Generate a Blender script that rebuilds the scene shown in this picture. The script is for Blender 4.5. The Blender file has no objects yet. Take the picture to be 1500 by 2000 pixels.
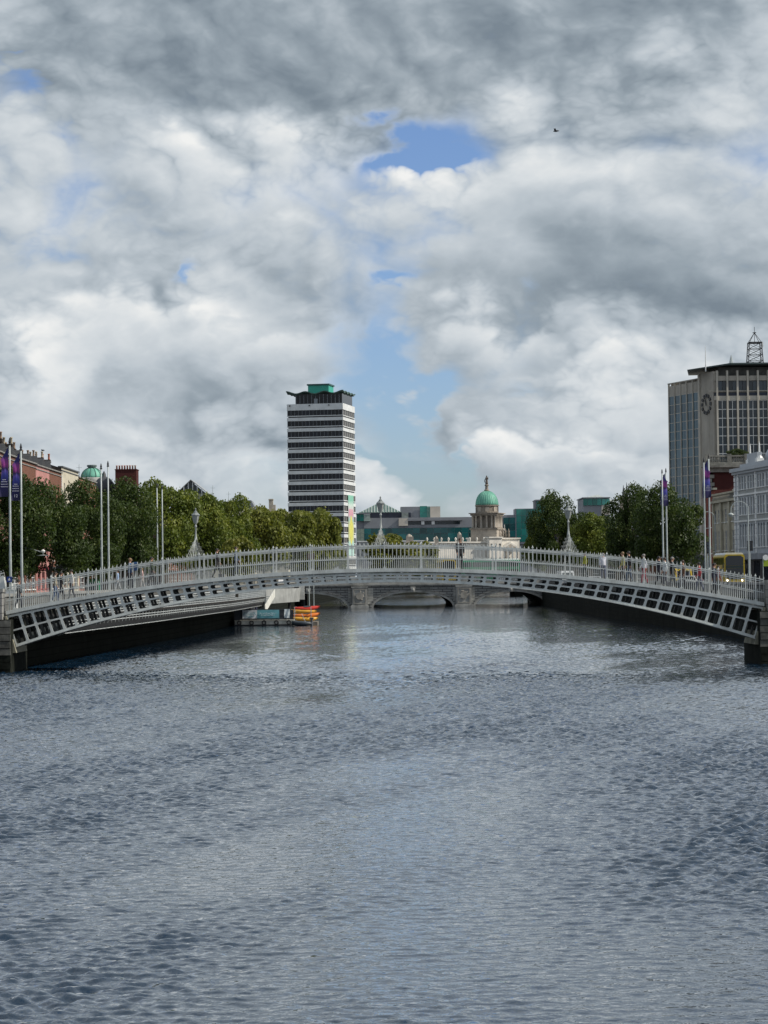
import bpy, bmesh, math, random
import numpy as np
from mathutils import Vector, Matrix, Euler
R = math.radians
random.seed(7)
SC = bpy.context.scene
COL = SC.collection

# ------------------------------------------------------------------ camera
F = 4450.0                       # focal length in photograph pixels (1500 wide)
PITCH, ROLL, CAMZ = math.atan(126 / F), R(-0.65), 5.2
cam = bpy.data.cameras.new('camera')
cam.sensor_fit = 'HORIZONTAL'; cam.sensor_width = 36.0; cam.lens = 36.0 * F / 1500
cam.clip_start = 0.5; cam.clip_end = 9000
camo = bpy.data.objects.new('camera', cam); COL.objects.link(camo)
CM = Matrix.Rotation(R(90) + PITCH, 3, 'X') @ Matrix.Rotation(ROLL, 3, 'Z')
camo.rotation_euler = CM.to_euler(); camo.location = (0, 0, CAMZ)
SC.camera = camo
def ray(px, py):
    return CM @ Vector(((px - 750) / F, -(py - 1000) / F, -1.0))
def P(px, py, d):                # the point of the place at forward distance d
    v = ray(px, py); v = v * (d / v.y)
    return Vector((v.x, v.y, v.z + CAMZ))
def PX(px, d): return P(px, 1126, d).x
def PZ(px, py, d): return P(px, py, d).z

# ------------------------------------------------------------------ exposure
vs = SC.view_settings
vs.view_transform = 'Standard'; vs.look = 'None'; vs.exposure = 0.05; vs.gamma = 1.0
vs.use_curve_mapping = False

# ------------------------------------------------------------------ sun
SUN_EL, SUN_AZ = R(40), R(98)   # azimuth to the right of the view direction (+Y)
SUN_DIR = Vector((math.cos(SUN_EL) * math.sin(SUN_AZ), math.cos(SUN_EL) * math.cos(SUN_AZ), math.sin(SUN_EL)))
sl = bpy.data.lights.new('sun', 'SUN'); sl.energy = 4.2; sl.angle = R(0.6); sl.color = (1.0, 0.93, 0.82)
so = bpy.data.objects.new('sun', sl); COL.objects.link(so)
so.rotation_euler = (-SUN_DIR).to_track_quat('-Z', 'Y').to_euler(); so.location = (100, 0, 120)

# ------------------------------------------------------------------ world: blue sky and broken cumulus
W = bpy.data.worlds.new('World'); SC.world = W; W.use_nodes = True
NT = W.node_tree
for n in list(NT.nodes): NT.nodes.remove(n)
SKY_SEED = (1.9, 8.8, 4.1)
class G:                         # tiny node builder
    def __init__(s, nt): s.nt = nt
    def n(s, t, **k):
        nd = s.nt.nodes.new(t)
        for a, v in k.items(): setattr(nd, a, v)
        return nd
    def put(s, sock, v):
        if isinstance(v, bpy.types.NodeSocket): s.nt.links.new(v, sock)
        else: sock.default_value = v
    def m(s, op, a, b=None, c=None, clamp=False):
        nd = s.n('ShaderNodeMath', operation=op, use_clamp=clamp)
        for i, v in enumerate((a, b, c)):
            if v is not None: s.put(nd.inputs[i], v)
        return nd.outputs[0]
    def v(s, op, a, b=None, c=None):
        nd = s.n('ShaderNodeVectorMath', operation=op)
        for i, x in enumerate((a, b, c)):
            if x is not None: s.put(nd.inputs[i], x)
        return nd.outputs['Value'] if op in ('DOT_PRODUCT', 'LENGTH') else nd.outputs[0]
    def noise(s, vec, scale, detail=6, rough=0.55, dist=0.0, lac=2.0):
        nd = s.n('ShaderNodeTexNoise'); s.put(nd.inputs['Vector'], vec)
        nd.inputs['Scale'].default_value = scale; nd.inputs['Detail'].default_value = detail
        nd.inputs['Roughness'].default_value = rough; nd.inputs['Distortion'].default_value = dist
        nd.inputs['Lacunarity'].default_value = lac
        return nd
    def ss(s, x, lo, hi):
        nd = s.n('ShaderNodeMapRange', interpolation_type='SMOOTHSTEP'); s.put(nd.inputs[0], x)
        nd.inputs[1].default_value = lo; nd.inputs[2].default_value = hi
        return nd.outputs[0]
    def lin(s, x, a, b, c, d):
        nd = s.n('ShaderNodeMapRange'); s.put(nd.inputs[0], x)
        for i, q in enumerate((a, b, c, d)): nd.inputs[i + 1].default_value = q
        return nd.outputs[0]
    def mix(s, f, a, b):
        nd = s.n('ShaderNodeMix', data_type='RGBA'); s.put(nd.inputs[0], f); s.put(nd.inputs[6], a); s.put(nd.inputs[7], b)
        return nd.outputs[2]
    def ramp(s, f, stops):
        nd = s.n('ShaderNodeValToRGB'); s.put(nd.inputs[0], f)
        e = nd.color_ramp.elements
        while len(e) < len(stops): e.new(0.5)
        for i, (p, c) in enumerate(stops): e[i].position = p; e[i].color = (*c, 1)
        return nd.outputs[0]
g = G(NT)
tc = g.n('ShaderNodeTexCoord').outputs['Generated']
sep = g.n('ShaderNodeSeparateXYZ'); g.put(sep.inputs[0], tc)
sky = g.n('ShaderNodeTexSky', sky_type='NISHITA'); sky.sun_disc = False
sky.sun_elevation = SUN_EL; sky.sun_rotation = SUN_AZ; sky.altitude = 10; sky.air_density = 1.0; sky.dust_density = 0.6; sky.ozone_density = 1.6
q = g.v('MULTIPLY_ADD', tc, (1.0, 1.0, 1.6), SKY_SEED)
warp = g.noise(q, 6.0, 2, 0.5)
wv = g.v('SUBTRACT', warp.outputs['Color'], (0.5, 0.5, 0.5))
qw = g.v("MULTIPLY_ADD", wv, (0.03, 0.03, 0.03), q)
SD = Vector((0.55, -0.25, 0.95)).normalized()
def puffs(vec, scale, octs):          # billows: lumps parted by creases
    tot = None
    for k in range(octs):
        nz = g.noise(vec, scale * 2.1 ** k, 0, 0.5).outputs['Fac']
        p_ = g.m('MULTIPLY', g.m('ABSOLUTE', g.m('SUBTRACT', nz, 0.5)), 2.0 * 0.50 ** k)
        tot = p_ if tot is None else g.m('ADD', tot, p_)
    return tot
ruf = g.noise(q, 40.0, 3, 0.6).outputs['Color']
qp = g.v('MULTIPLY_ADD', g.v('SUBTRACT', ruf, (0.5, 0.5, 0.5)), (0.010, 0.010, 0.010), qw)
nA = g.noise(qw, 9.0, 5, 0.5).outputs['Fac']
nB = g.noise(g.v('ADD', qw, tuple(SD * 0.022)), 9.0, 3, 0.5).outputs['Fac']
nM = g.noise(qw, 3.6, 1, 0.5).outputs['Fac']
nF = puffs(qp, 13.0, 5)
nG = puffs(g.v('ADD', qp, tuple(SD * 0.010)), 13.0, 5)
# azimuth/elevation, ruffled, for the large cloud masses seen in the photograph
az = g.m('ARCTAN2', sep.outputs[0], sep.outputs[1]); el = g.m('ARCSINE', sep.outputs[2])
cae = g.n('ShaderNodeCombineXYZ')
g.put(cae.inputs[0], g.m('ADD', g.m('MULTIPLY_ADD', g.m('SUBTRACT', nF, 0.4), 0.06, az), g.m('MULTIPLY', g.m('SUBTRACT', nA, 0.5), 0.08)))
g.put(cae.inputs[1], g.m('ADD', g.m('MULTIPLY_ADD', g.m('SUBTRACT', nF, 0.4), -0.045, el), g.m('MULTIPLY', g.m('SUBTRACT', nM, 0.5), 0.05)))
ae = cae.outputs[0]
def blobs(lst):
    tot = None
    for (px, py, sx, sy, amp) in lst:
        r = ray(px, py).normalized()
        a0, e0 = math.atan2(r.x, r.y), math.asin(r.z)
        d = g.v('MULTIPLY', g.v('SUBTRACT', ae, (a0, e0, 0)), (F / sx, F / sy, 0))
        ex = g.m('POWER', 2.71828, g.m('MULTIPLY', g.v('DOT_PRODUCT', d, d), -1.0))
        tot = g.m('MULTIPLY', ex, amp) if tot is None else g.m('MULTIPLY_ADD', ex, amp, tot)
    return tot
HOLES = [(770, 312, 92, 60, -0.60), (830, 330, 45, 40, -0.2), (372, 505, 52, 26, -0.42), (0, 60, 45, 110, -0.30), (150, 110, 80, 150, 0.30), (738, 790, 75, 120, -0.40),
         (700, 660, 70, 60, -0.22), (735, 552, 30, 20, -0.30), (900, 905, 330, 22, -0.30), (560, 960, 330, 36, -0.14), (1150, 960, 200, 30, -0.16), (1010, 775, 40, 18, -0.12),
         (800, 60, 760, 190, 0.34), (1250, 560, 300, 150, 0.25), (200, 640, 330, 190, 0.20), (1000, 830, 220, 50, 0.18), (1030, 925, 90, 40, 0.25), (450, 770, 120, 80, 0.16), (300, 850, 300, 40, 0.12)]
LIGHT = [(330, 590, 140, 60, 0.40), (450, 625, 70, 45, 0.42), (120, 730, 150, 60, 0.34), (560, 690, 90, 40, 0.26), (1020, 700, 90, 40, 0.25), (1230, 790, 130, 50, 0.24), (880, 440, 160, 60, 0.18),
         (480, 350, 180, 50, 0.22), (1050, 330, 120, 90, 0.18), (1400, 190, 170, 120, 0.16), (1050, 920, 90, 32, 0.30), (60, 250, 120, 80, 0.16), (1150, 885, 160, 24, 0.2), (640, 300, 90, 40, 0.16), (40, 420, 140, 120, 0.12),
         (800, 40, 1000, 170, -0.26), (640, 190, 420, 70, -0.12), (1180, 560, 190, 90, -0.26), (1420, 590, 200, 80, -0.2), (350, 800, 110, 50, -0.2), (60, 560, 160, 60, -0.14), (560, 560, 170, 60, -0.08), (950, 600, 160, 70, -0.14), (1130, 720, 160, 60, -0.1), (870, 840, 160, 30, -0.10), (240, 420, 160, 50, -0.06)]
pf = g.m('SUBTRACT', nF, 0.36)
cov = g.m('ADD', g.m('ADD', g.m('MULTIPLY', nA, 0.9), g.m('MULTIPLY', nM, 0.25)), blobs(HOLES))
cov = g.m('MULTIPLY_ADD', pf, 0.42, cov)
alpha = g.ss(cov, 0.24, 0.64)
rel = g.m('MULTIPLY_ADD', g.m('SUBTRACT', nA, nB), 1.1, g.m('MULTIPLY', g.m('SUBTRACT', nF, nG), 0.44))
BL = blobs(LIGHT)
lt = g.m('ADD', g.m('ADD', rel, BL), g.m('MULTIPLY_ADD', pf, 0.32, 0.48))
lt = g.m('ADD', lt, g.m('MULTIPLY', g.m('SUBTRACT', nM, 0.5), 0.40))
# thin cloud edges catch more light
lt = g.m('ADD', lt, g.m('MULTIPLY', g.m('SUBTRACT', 1.0, g.ss(cov, 0.38, 0.62)), 0.12))
cc = g.ramp(lt, [(0.0, (0.165, 0.205, 0.245)), (0.25, (0.262, 0.310, 0.352)), (0.5, (0.41, 0.458, 0.50)), (0.75, (0.56, 0.595, 0.62)), (1.0, (0.74, 0.745, 0.735))])
CLOUD_GAIN, SKY_STRENGTH = 11.5, 0.10
ccs = g.v('SCALE', cc); NT.nodes[-1].inputs['Scale'].default_value = CLOUD_GAIN
skc = g.v('MULTIPLY', sky.outputs[0], (0.78, 0.90, 1.18))
fin = g.mix(alpha, skc, ccs)
bg = g.n('ShaderNodeBackground'); g.put(bg.inputs[0], fin); bg.inputs[1].default_value = SKY_STRENGTH
W.cycles.sampling_method = 'MANUAL'; W.cycles.sample_map_resolution = 512
wo = g.n('ShaderNodeOutputWorld'); NT.links.new(bg.outputs[0], wo.inputs[0])

# ------------------------------------------------------------------ helpers
class MB:
    """collects simple solids and links them as one mesh"""
    def __init__(s): s.v = []; s.f = []; s.mi = []; s.cur = 0
    def add(s, vs_, fs, m=None):
        o = len(s.v); s.v += [tuple(p) for p in vs_]
        s.f += [tuple(i + o for i in f) for f in fs]; s.mi += [s.cur if m is None else m] * len(fs)
        return s
    def box(s, x0, x1, y0, y1, z0, z1, m=None):
        return s.add([(x0, y0, z0), (x1, y0, z0), (x1, y1, z0), (x0, y1, z0), (x0, y0, z1), (x1, y0, z1), (x1, y1, z1), (x0, y1, z1)],
                     [(0, 3, 2, 1), (4, 5, 6, 7), (0, 1, 5, 4), (1, 2, 6, 5), (2, 3, 7, 6), (3, 0, 4, 7)], m)
    def obox(s, c, ax, ay, az_, m=None):      # oriented box: centre, three half axes
        c, ax, ay, az_ = map(Vector, (c, ax, ay, az_))
        vs_ = [c + i * ax + j * ay + k * az_ for k in (-1, 1) for (i, j) in ((-1, -1), (1, -1), (1, 1), (-1, 1))]
        return s.add(vs_, [(0, 3, 2, 1), (4, 5, 6, 7), (0, 1, 5, 4), (1, 2, 6, 5), (2, 3, 7, 6), (3, 0, 4, 7)], m)
    def bar(s, a, b, w, h=None, m=None, up=(0, 0, 1)):
        a, b = Vector(a), Vector(b); h = w if h is None else h
        t = b - a; L = t.length; t.normalize(); u = Vector(up)
        if abs(t.dot(u)) > 0.98: u = Vector((0, 1, 0))
        sd = t.cross(u).normalized(); u2 = sd.cross(t)
        return s.obox((a + b) / 2, t * L / 2, sd * w / 2, u2 * h / 2, m)
    def tube(s, pts, rad, n=6, m=None, cap=True):
        pts = [Vector(p) for p in pts]; k = len(pts)
        rad = [rad] * k if not isinstance(rad, (list, tuple)) else rad
        vs_, fs = [], []
        ref = None
        for i, p in enumerate(pts):
            t = (pts[min(i + 1, k - 1)] - pts[max(i - 1, 0)]).normalized()
            if ref is None:
                ref = Vector((1, 0, 0)) if abs(t.x) < 0.9 else Vector((0, 1, 0))
            a = (ref - t * ref.dot(t)).normalized(); b = t.cross(a); ref = a
            for j in range(n):
                th = 2 * math.pi * j / n
                vs_.append(p + rad[i] * (math.cos(th) * a + math.sin(th) * b))
        for i in range(k - 1):
            for j in range(n):
                j2 = (j + 1) % n
                fs.append((i * n + j, i * n + j2, (i + 1) * n + j2, (i + 1) * n + j))
        if cap: fs += [tuple(reversed(range(n))), tuple(range((k - 1) * n, k * n))]
        return s.add(vs_, fs, m)
    def lathe(s, prof, n=12, c=(0, 0, 0), m=None, a0=0.0):
        c = Vector(c); vs_, fs = [], []
        for (r, z) in prof:
            for j in range(n):
                th = 2 * math.pi * j / n + a0
                vs_.append((c.x + r * math.cos(th), c.y + r * math.sin(th), c.z + z))
        for i in range(len(prof) - 1):
            for j in range(n):
                j2 = (j + 1) % n
                fs.append((i * n + j, i * n + j2, (i + 1) * n + j2, (i + 1) * n + j))
        fs += [tuple(reversed(range(n))), tuple(range((len(prof) - 1) * n, len(prof) * n))]
        return s.add(vs_, fs, m)
    def prism(s, poly, y0, y1, m=None):       # poly in (x, z), extruded along y
        k = len(poly)
        vs_ = [(x, y0, z) for x, z in poly] + [(x, y1, z) for x, z in poly]
        fs = [tuple(range(k)), tuple(reversed(range(k, 2 * k)))] + [(i + k, (i + 1) % k + k, (i + 1) % k, i) for i in range(k)]
        return s.add(vs_, fs, m)
    def zprism(s, poly, z0, z1, m=None):      # poly in (x, y) counter-clockwise
        k = len(poly)
        vs_ = [(x, y, z0) for x, y in poly] + [(x, y, z1) for x, y in poly]
        fs = [tuple(reversed(range(k))), tuple(range(k, 2 * k))] + [(i, (i + 1) % k, (i + 1) % k + k, i + k) for i in range(k)]
        return s.add(vs_, fs, m)
    def mesh(s, name, mats, smooth=False):
        me = bpy.data.meshes.new(name); me.from_pydata(s.v, [], s.f)
        for m_ in (mats if isinstance(mats, (list, tuple)) else [mats]): me.materials.append(m_)
        me.polygons.foreach_set('material_index', s.mi)
        if smooth: me.polygons.foreach_set('use_smooth', [True] * len(me.polygons))
        me.update(); return me
    def build(s, name, mats, parent=None, smooth=False, loc=None):
        return link(name, s.mesh(name, mats, smooth), parent, loc)
def link(name, me, parent=None, loc=None, rz=0.0):
    o = bpy.data.objects.new(name, me); COL.objects.link(o)
    if parent is not None: o.parent = parent
    if loc is not None: o.location = loc
    if rz: o.rotation_euler = (0, 0, rz)
    return o
def tag(o, label=None, cat=None, group=None, kind=None):
    if label: o['label'] = label
    if cat: o['category'] = cat
    if group: o['group'] = group
    if kind: o['kind'] = kind
    return o
def thing(name, label, cat, loc=(0, 0, 0), rz=0.0, group=None):
    o = link(name, None, None, loc, rz); o.empty_display_size = 0.3
    return tag(o, label, cat, group)
def copy_tree(o, parent=None):
    c = o.copy(); COL.objects.link(c); c.parent = parent
    for ch in KIDS(o): copy_tree(ch, c)
    return c
def KIDS(o): return list(o.children)

# ------------------------------------------------------------------ materials
MATS = {}
def mat(name, col, rough=0.6, var=0.12, scale=1.0, bump=0.0, bscale=None, metal=0.0, spec=0.5, streak=0.0, dirt=None, dirt_amt=0.0):
    if name in MATS: return MATS[name]
    m_ = bpy.data.materials.new(name); m_.use_nodes = True
    t = m_.node_tree; b = t.nodes['Principled BSDF']; h = G(t)
    co = h.n('ShaderNodeTexCoord').outputs['Object']
    n1 = h.noise(co, scale, 6, 0.6).outputs['Fac']
    fac = n1
    if streak:
        st = h.noise(h.v('MULTIPLY', co, (3.0, 3.0, 0.25)), scale * 1.3, 5, 0.6).outputs['Fac']
        fac = h.m('ADD', h.m('MULTIPLY', n1, 1 - streak), h.m('MULTIPLY', st, streak))
    lo = tuple(max(0, c * (1 - 2.2 * var)) for c in col); hi = tuple(min(1, c * (1 + 2.2 * var)) for c in col)
    c_ = h.mix(h.ss(fac, 0.25, 0.75), (*lo, 1), (*hi, 1))
    if dirt:
        dn = h.noise(h.v('MULTIPLY', co, (1, 1, 0.45)), scale * 0.6, 8, 0.68).outputs['Fac']
        c_ = h.mix(h.m('MULTIPLY', h.ss(dn, 0.48, 0.68), dirt_amt), c_, (*dirt, 1))
    h.put(b.inputs['Base Color'], c_)
    h.put(b.inputs['Roughness'], h.lin(fac, 0.2, 0.8, max(0.02, rough - 0.08), min(1, rough + 0.08)))
    b.inputs['Metallic'].default_value = metal; b.inputs['Specular IOR Level'].default_value = spec
    if bump:
        bn = h.n('ShaderNodeBump'); bn.inputs['Strength'].default_value = 0.6; bn.inputs['Distance'].default_value = bump
        h.put(bn.inputs['Height'], h.noise(co, bscale or scale * 6, 6, 0.6).outputs['Fac']); t.links.new(bn.outputs[0], b.inputs['Normal'])
    MATS[name] = m_; return m_
def brickmat(name, c1, c2, mortar, bw, bh, mort=0.012, rough=0.85, bump=0.01, axis='XZ', var=0.5, spec=0.25):
    if name in MATS: return MATS[name]
    m_ = bpy.data.materials.new(name); m_.use_nodes = True
    t = m_.node_tree; b = t.nodes['Principled BSDF']; h = G(t)
    co = h.n('ShaderNodeTexCoord').outputs['Object']
    sp = h.n('ShaderNodeSeparateXYZ'); h.put(sp.inputs[0], co)
    cb = h.n('ShaderNodeCombineXYZ'); h.put(cb.inputs[0], h.m('ADD', sp.outputs[0], sp.outputs[1])); h.put(cb.inputs[1], sp.outputs[2])
    bt = h.n('ShaderNodeTexBrick'); h.put(bt.inputs['Vector'], cb.outputs[0])
    bt.inputs['Color1'].default_value = (*c1, 1); bt.inputs['Color2'].default_value = (*c2, 1); bt.inputs['Mortar'].default_value = (*mortar, 1)
    bt.inputs['Scale'].default_value = 1.0; bt.inputs['Brick Width'].default_value = bw; bt.inputs['Row Height'].default_value = bh
    bt.inputs['Mortar Size'].default_value = mort; bt.inputs['Bias'].default_value = 0.0
    n1 = h.noise(h.v('MULTIPLY', co, (1, 1, 0.5)), 0.45, 8, 0.65).outputs['Fac']
    c_ = h.mix(h.m('MULTIPLY', h.ss(n1, 0.42, 0.7), var), bt.outputs['Color'], (*[c * 0.42 for c in c1], 1))
    h.put(b.inputs['Base Color'], c_); b.inputs['Roughness'].default_value = rough; b.inputs['Specular IOR Level'].default_value = spec
    bn = h.n('ShaderNodeBump'); bn.inputs['Strength'].default_value = 0.7; bn.inputs['Distance'].default_value = bump
    h.put(bn.inputs['Height'], h.m('MULTIPLY_ADD', bt.outputs['Fac'], -1.0, h.m('MULTIPLY', h.noise(co, 5, 5, 0.6).outputs['Fac'], 0.6)))
    t.links.new(bn.outputs[0], b.inputs['Normal'])
    MATS[name] = m_; return m_
def glassmat(name, col, rough=0.06, var=0.5, cell=0.0, spec=0.5):
    if name in MATS: return MATS[name]
    m_ = bpy.data.materials.new(name); m_.use_nodes = True
    t = m_.node_tree; b = t.nodes['Principled BSDF']; h = G(t)
    oi = h.n('ShaderNodeObjectInfo').outputs['Random']
    co = h.n('ShaderNodeTexCoord').outputs['Object']
    nn = h.noise(co, 0.35, 3, 0.6).outputs['Fac']
    f = h.m('ADD', h.m('MULTIPLY', oi, 0.65), h.m('MULTIPLY', nn, 0.35))
    lo = tuple(c * (1 - var) for c in col); hi = tuple(min(1, c * (1 + var * 1.6)) for c in col)
    h.put(b.inputs['Base Color'], h.mix(f, (*lo, 1), (*hi, 1)))
    b.inputs['Roughness'].default_value = rough; b.inputs['Specular IOR Level'].default_value = spec
    bn = h.n('ShaderNodeBump'); bn.inputs['Strength'].default_value = 0.15; bn.inputs['Distance'].default_value = 0.02
    h.put(bn.inputs['Height'], h.noise(co, 0.8, 2, 0.5).outputs['Fac']); t.links.new(bn.outputs[0], b.inputs['Normal'])
    MATS[name] = m_; return m_
def leafmat(name, c1, c2, c3):
    m_ = bpy.data.materials.new(name); m_.use_nodes = True
    t = m_.node_tree; h = G(t); b = t.nodes['Principled BSDF']
    geo = h.n('ShaderNodeNewGeometry').outputs['Random Per Island']
    co = h.n('ShaderNodeTexCoord').outputs['Object']
    nn = h.noise(co, 2.2, 4, 0.6).outputs['Fac']
    f = h.m('ADD', h.m('MULTIPLY', geo, 0.34), h.m('MULTIPLY', h.ss(nn, 0.3, 0.7), 0.66))
    c_ = h.ramp(f, [(0.0, c1), (0.55, c2), (1.0, c3)])
    h.put(b.inputs['Base Color'], c_); b.inputs['Roughness'].default_value = 0.55; b.inputs['Specular IOR Level'].default_value = 0.3
    tr = h.n('ShaderNodeBsdfTranslucent'); h.put(tr.inputs[0], h.v('MULTIPLY', c_, (1.3, 1.35, 0.7)))
    mx = h.n('ShaderNodeMixShader'); mx.inputs[0].default_value = 0.3
    t.links.new(b.outputs[0], mx.inputs[1]); t.links.new(tr.outputs[0], mx.inputs[2])
    t.links.new(mx.outputs[0], t.nodes['Material Output'].inputs[0]); MATS[name] = m_
    return m_
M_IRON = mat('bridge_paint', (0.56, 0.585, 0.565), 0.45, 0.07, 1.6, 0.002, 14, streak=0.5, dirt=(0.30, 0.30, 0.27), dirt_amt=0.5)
M_IRON_SHADE = mat('bridge_paint_shade', (0.075, 0.078, 0.075), 0.55, 0.12, 1.2, dirt=(0.10, 0.10, 0.10), dirt_amt=0.5)  # bridge paint darkened to put the shade under the deck into its colour
M_GRANITE = brickmat('granite_blocks', (0.28, 0.28, 0.265), (0.23, 0.23, 0.225), (0.10, 0.10, 0.10), 1.1, 0.42, 0.02, bump=0.03, var=0.6)
M_STONE_DARK = brickmat('weed_and_shade_quay_stone', (0.017, 0.019, 0.015), (0.013, 0.0145, 0.012), (0.006, 0.006, 0.006), 1.2, 0.45, 0.02, bump=0.03, var=0.75, spec=0.04)  # weed stain plus boardwalk shade, both put into the stone colour
M_ROAD = mat('asphalt', (0.055, 0.055, 0.057), 0.85, 0.2, 0.8)
M_PAVE = brickmat('paving', (0.24, 0.24, 0.235), (0.21, 0.21, 0.205), (0.12, 0.12, 0.12), 0.6, 0.6)
M_BLACK = mat('black_paint', (0.018, 0.018, 0.02), 0.45, 0.2, 3)
M_GREY = mat('galvanised_grey', (0.36, 0.40, 0.40), 0.45, 0.1, 2, streak=0.5)
M_WHITE = mat('white_paint', (0.74, 0.75, 0.74), 0.5, 0.06, 1.5, dirt=(0.4, 0.4, 0.38), dirt_amt=0.3)
M_SLATE = brickmat('roof_slates', (0.055, 0.057, 0.062), (0.043, 0.045, 0.05), (0.03, 0.03, 0.03), 0.45, 0.3, 0.01, bump=0.015)
M_PARAPET = brickmat('dark_granite', (0.12, 0.12, 0.112), (0.095, 0.095, 0.09), (0.04, 0.04, 0.04), 1.1, 0.42, 0.02, bump=0.03, var=0.6)  # granite in a darker tone for the quay parapets
M_DARKGLASS = glassmat('dark_window_glass', (0.018, 0.024, 0.032))
M_COPPER = mat('green_copper', (0.14, 0.40, 0.30), 0.6, 0.12, 0.6, streak=0.8, dirt=(0.10, 0.27, 0.21), dirt_amt=0.5)
# ================================================================== SETTING
def watermat():
    m_ = bpy.data.materials.new('river_water'); m_.use_nodes = True
    t = m_.node_tree; b = t.nodes['Principled BSDF']; h = G(t)
    b.inputs['Base Color'].default_value = (0.005, 0.020, 0.042, 1); b.inputs['IOR'].default_value = 1.5
    b.inputs['Coat Weight'].default_value = 0.78; b.inputs['Coat IOR'].default_value = 1.5; b.inputs['Coat Roughness'].default_value = 0.02
    co = h.n('ShaderNodeTexCoord').outputs['Object']
    w2 = h.noise(h.v('MULTIPLY', co, (3.0, 3.6, 1)), 1.0, 3, 0.55, 0.4).outputs['Fac']
    bn = h.n('ShaderNodeBump'); bn.inputs['Strength'].default_value = 1.0; bn.inputs['Distance'].default_value = 0.035
    h.put(bn.inputs['Height'], w2); t.links.new(bn.outputs[0], b.inputs['Normal']); t.links.new(bn.outputs[0], b.inputs['Coat Normal'])
    b.inputs['Roughness'].default_value = 0.02
    return m_
M_WATER = watermat()
def river_mesh():
    """water surface: a fan of rows whose spacing grows with distance, lifted by wind waves"""
    r = np.random.default_rng(5)
    ys = [16.0]
    while ys[-1] < 436: ys.append(ys[-1] + max(0.034, 0.0011 * ys[-1]))
    ys = np.array(ys); nc = 470
    u = np.linspace(-1, 1, nc); hw = np.minimum(0.19 * ys + 8.0, 32.0)
    X = u[None, :] * hw[:, None]; Y = np.repeat(ys[:, None], nc, 1); Z = np.zeros_like(X)
    X = X + np.where(ys > 120, (ys - 120) * 0.012, 0)[:, None]
    dy = np.gradient(ys)
    def low(fx, fy, n, seed):
        q_ = np.random.default_rng(seed); o = np.zeros_like(X)
        for _ in range(n): o += np.sin(X * q_.normal() * fx + Y * q_.normal() * fy + q_.uniform(0, 6.28))
        return o / math.sqrt(n / 2)
    gust = np.clip(0.95 + 0.42 * low(.13, .05, 8, 3) + 0.28 * low(.5, .22, 8, 4), .22, 2.1)
    NW = 130
    lam = np.exp(r.uniform(math.log(.12), math.log(.56), NW)); th = r.normal(0, .62, NW) + .12
    for l, a in zip(lam, th):
        k = 2 * math.pi / l; amp = 0.0172 * l ** 1.0 * r.uniform(.5, 1.3) / math.sqrt(NW / 40)
        fade = np.clip((l / dy - 1.6) / 1.4, 0, 1)[:, None] * (gust)
        ph = k * (X * math.sin(a) + Y * math.cos(a)) + r.uniform(0, 6.28)
        s_ = np.sin(ph + .62 * np.sin(ph)); Z += amp * fade * s_
    n, m = X.shape
    co = np.stack([X, Y, Z], -1).reshape(-1, 3)
    i = np.arange((n - 1) * m).reshape(n - 1, m)[:, :-1].ravel()
    F4 = np.stack([i, i + 1, i + m + 1, i + m], 1)
    ex = np.array([(-300, -60, -.05), (500, -60, -.05), (500, 1300, -.05), (-300, 1300, -.05)], float)
    ex2 = np.array([(-40, 434, .0), (220, 434, .0), (220, 1300, .0), (-40, 1300, .0)], float)
    b0 = len(co); co = np.vstack([co, ex, ex2]); F4 = np.vstack([F4, [[b0, b0 + 1, b0 + 2, b0 + 3], [b0 + 4, b0 + 5, b0 + 6, b0 + 7]]])
    me = bpy.data.meshes.new('river'); nf = len(F4)
    me.vertices.add(len(co)); me.vertices.foreach_set('co', co.ravel()); me.loops.add(4 * nf); me.loops.foreach_set('vertex_index', F4.ravel().astype(np.int32))
    me.polygons.add(nf); me.polygons.foreach_set('loop_start', np.arange(0, 4 * nf, 4)); me.polygons.foreach_set('use_smooth', np.ones(nf, bool))
    me.update(calc_edges=True); me.materials.append(M_WATER); print('river quads', nf); return me
tag(link('river', river_mesh()), kind='structure')
gm = MB(); gm.add([(-5000, -800, -2.5), (5000, -800, -2.5), (5000, 8000, -2.5), (-5000, 8000, -2.5)], [(0, 1, 2, 3)])
tag(gm.build('ground', mat('river_bed', (0.10, 0.09, 0.07), 0.9)), kind='structure')
GZ = 3.4
LW = [(-26, -60), (-26, 124), (-22.0, 136), (-17.4, 220), (-15.6, 328), (-15.3, 386), (-14.8, 432), (-10, 600), (2, 660), (30, 740), (75, 860), (130, 1000)]
RW = [(29.5, -60), (29.5, 124), (28.2, 180), (27.8, 218), (26.2, 267), (26.6, 386), (27, 432), (38, 600), (70, 740), (115, 860), (180, 1000)]
def bank(name, poly, m_):
    b = MB(); b.zprism(poly, -2.4, GZ); return tag(b.build(name, m_), kind='structure')
bank('street_north', [(x - 0.3, y) for x, y in LW] + [(2400, 1010), (4500, 7500), (-4500, 7500), (-4500, -60)][:3] + [(-4500, -60)], M_ROAD)
bank('street_south', list(reversed([(x + 0.3, y) for x, y in RW])) + [(4500, -60), (4500, 990)], M_ROAD)
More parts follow.
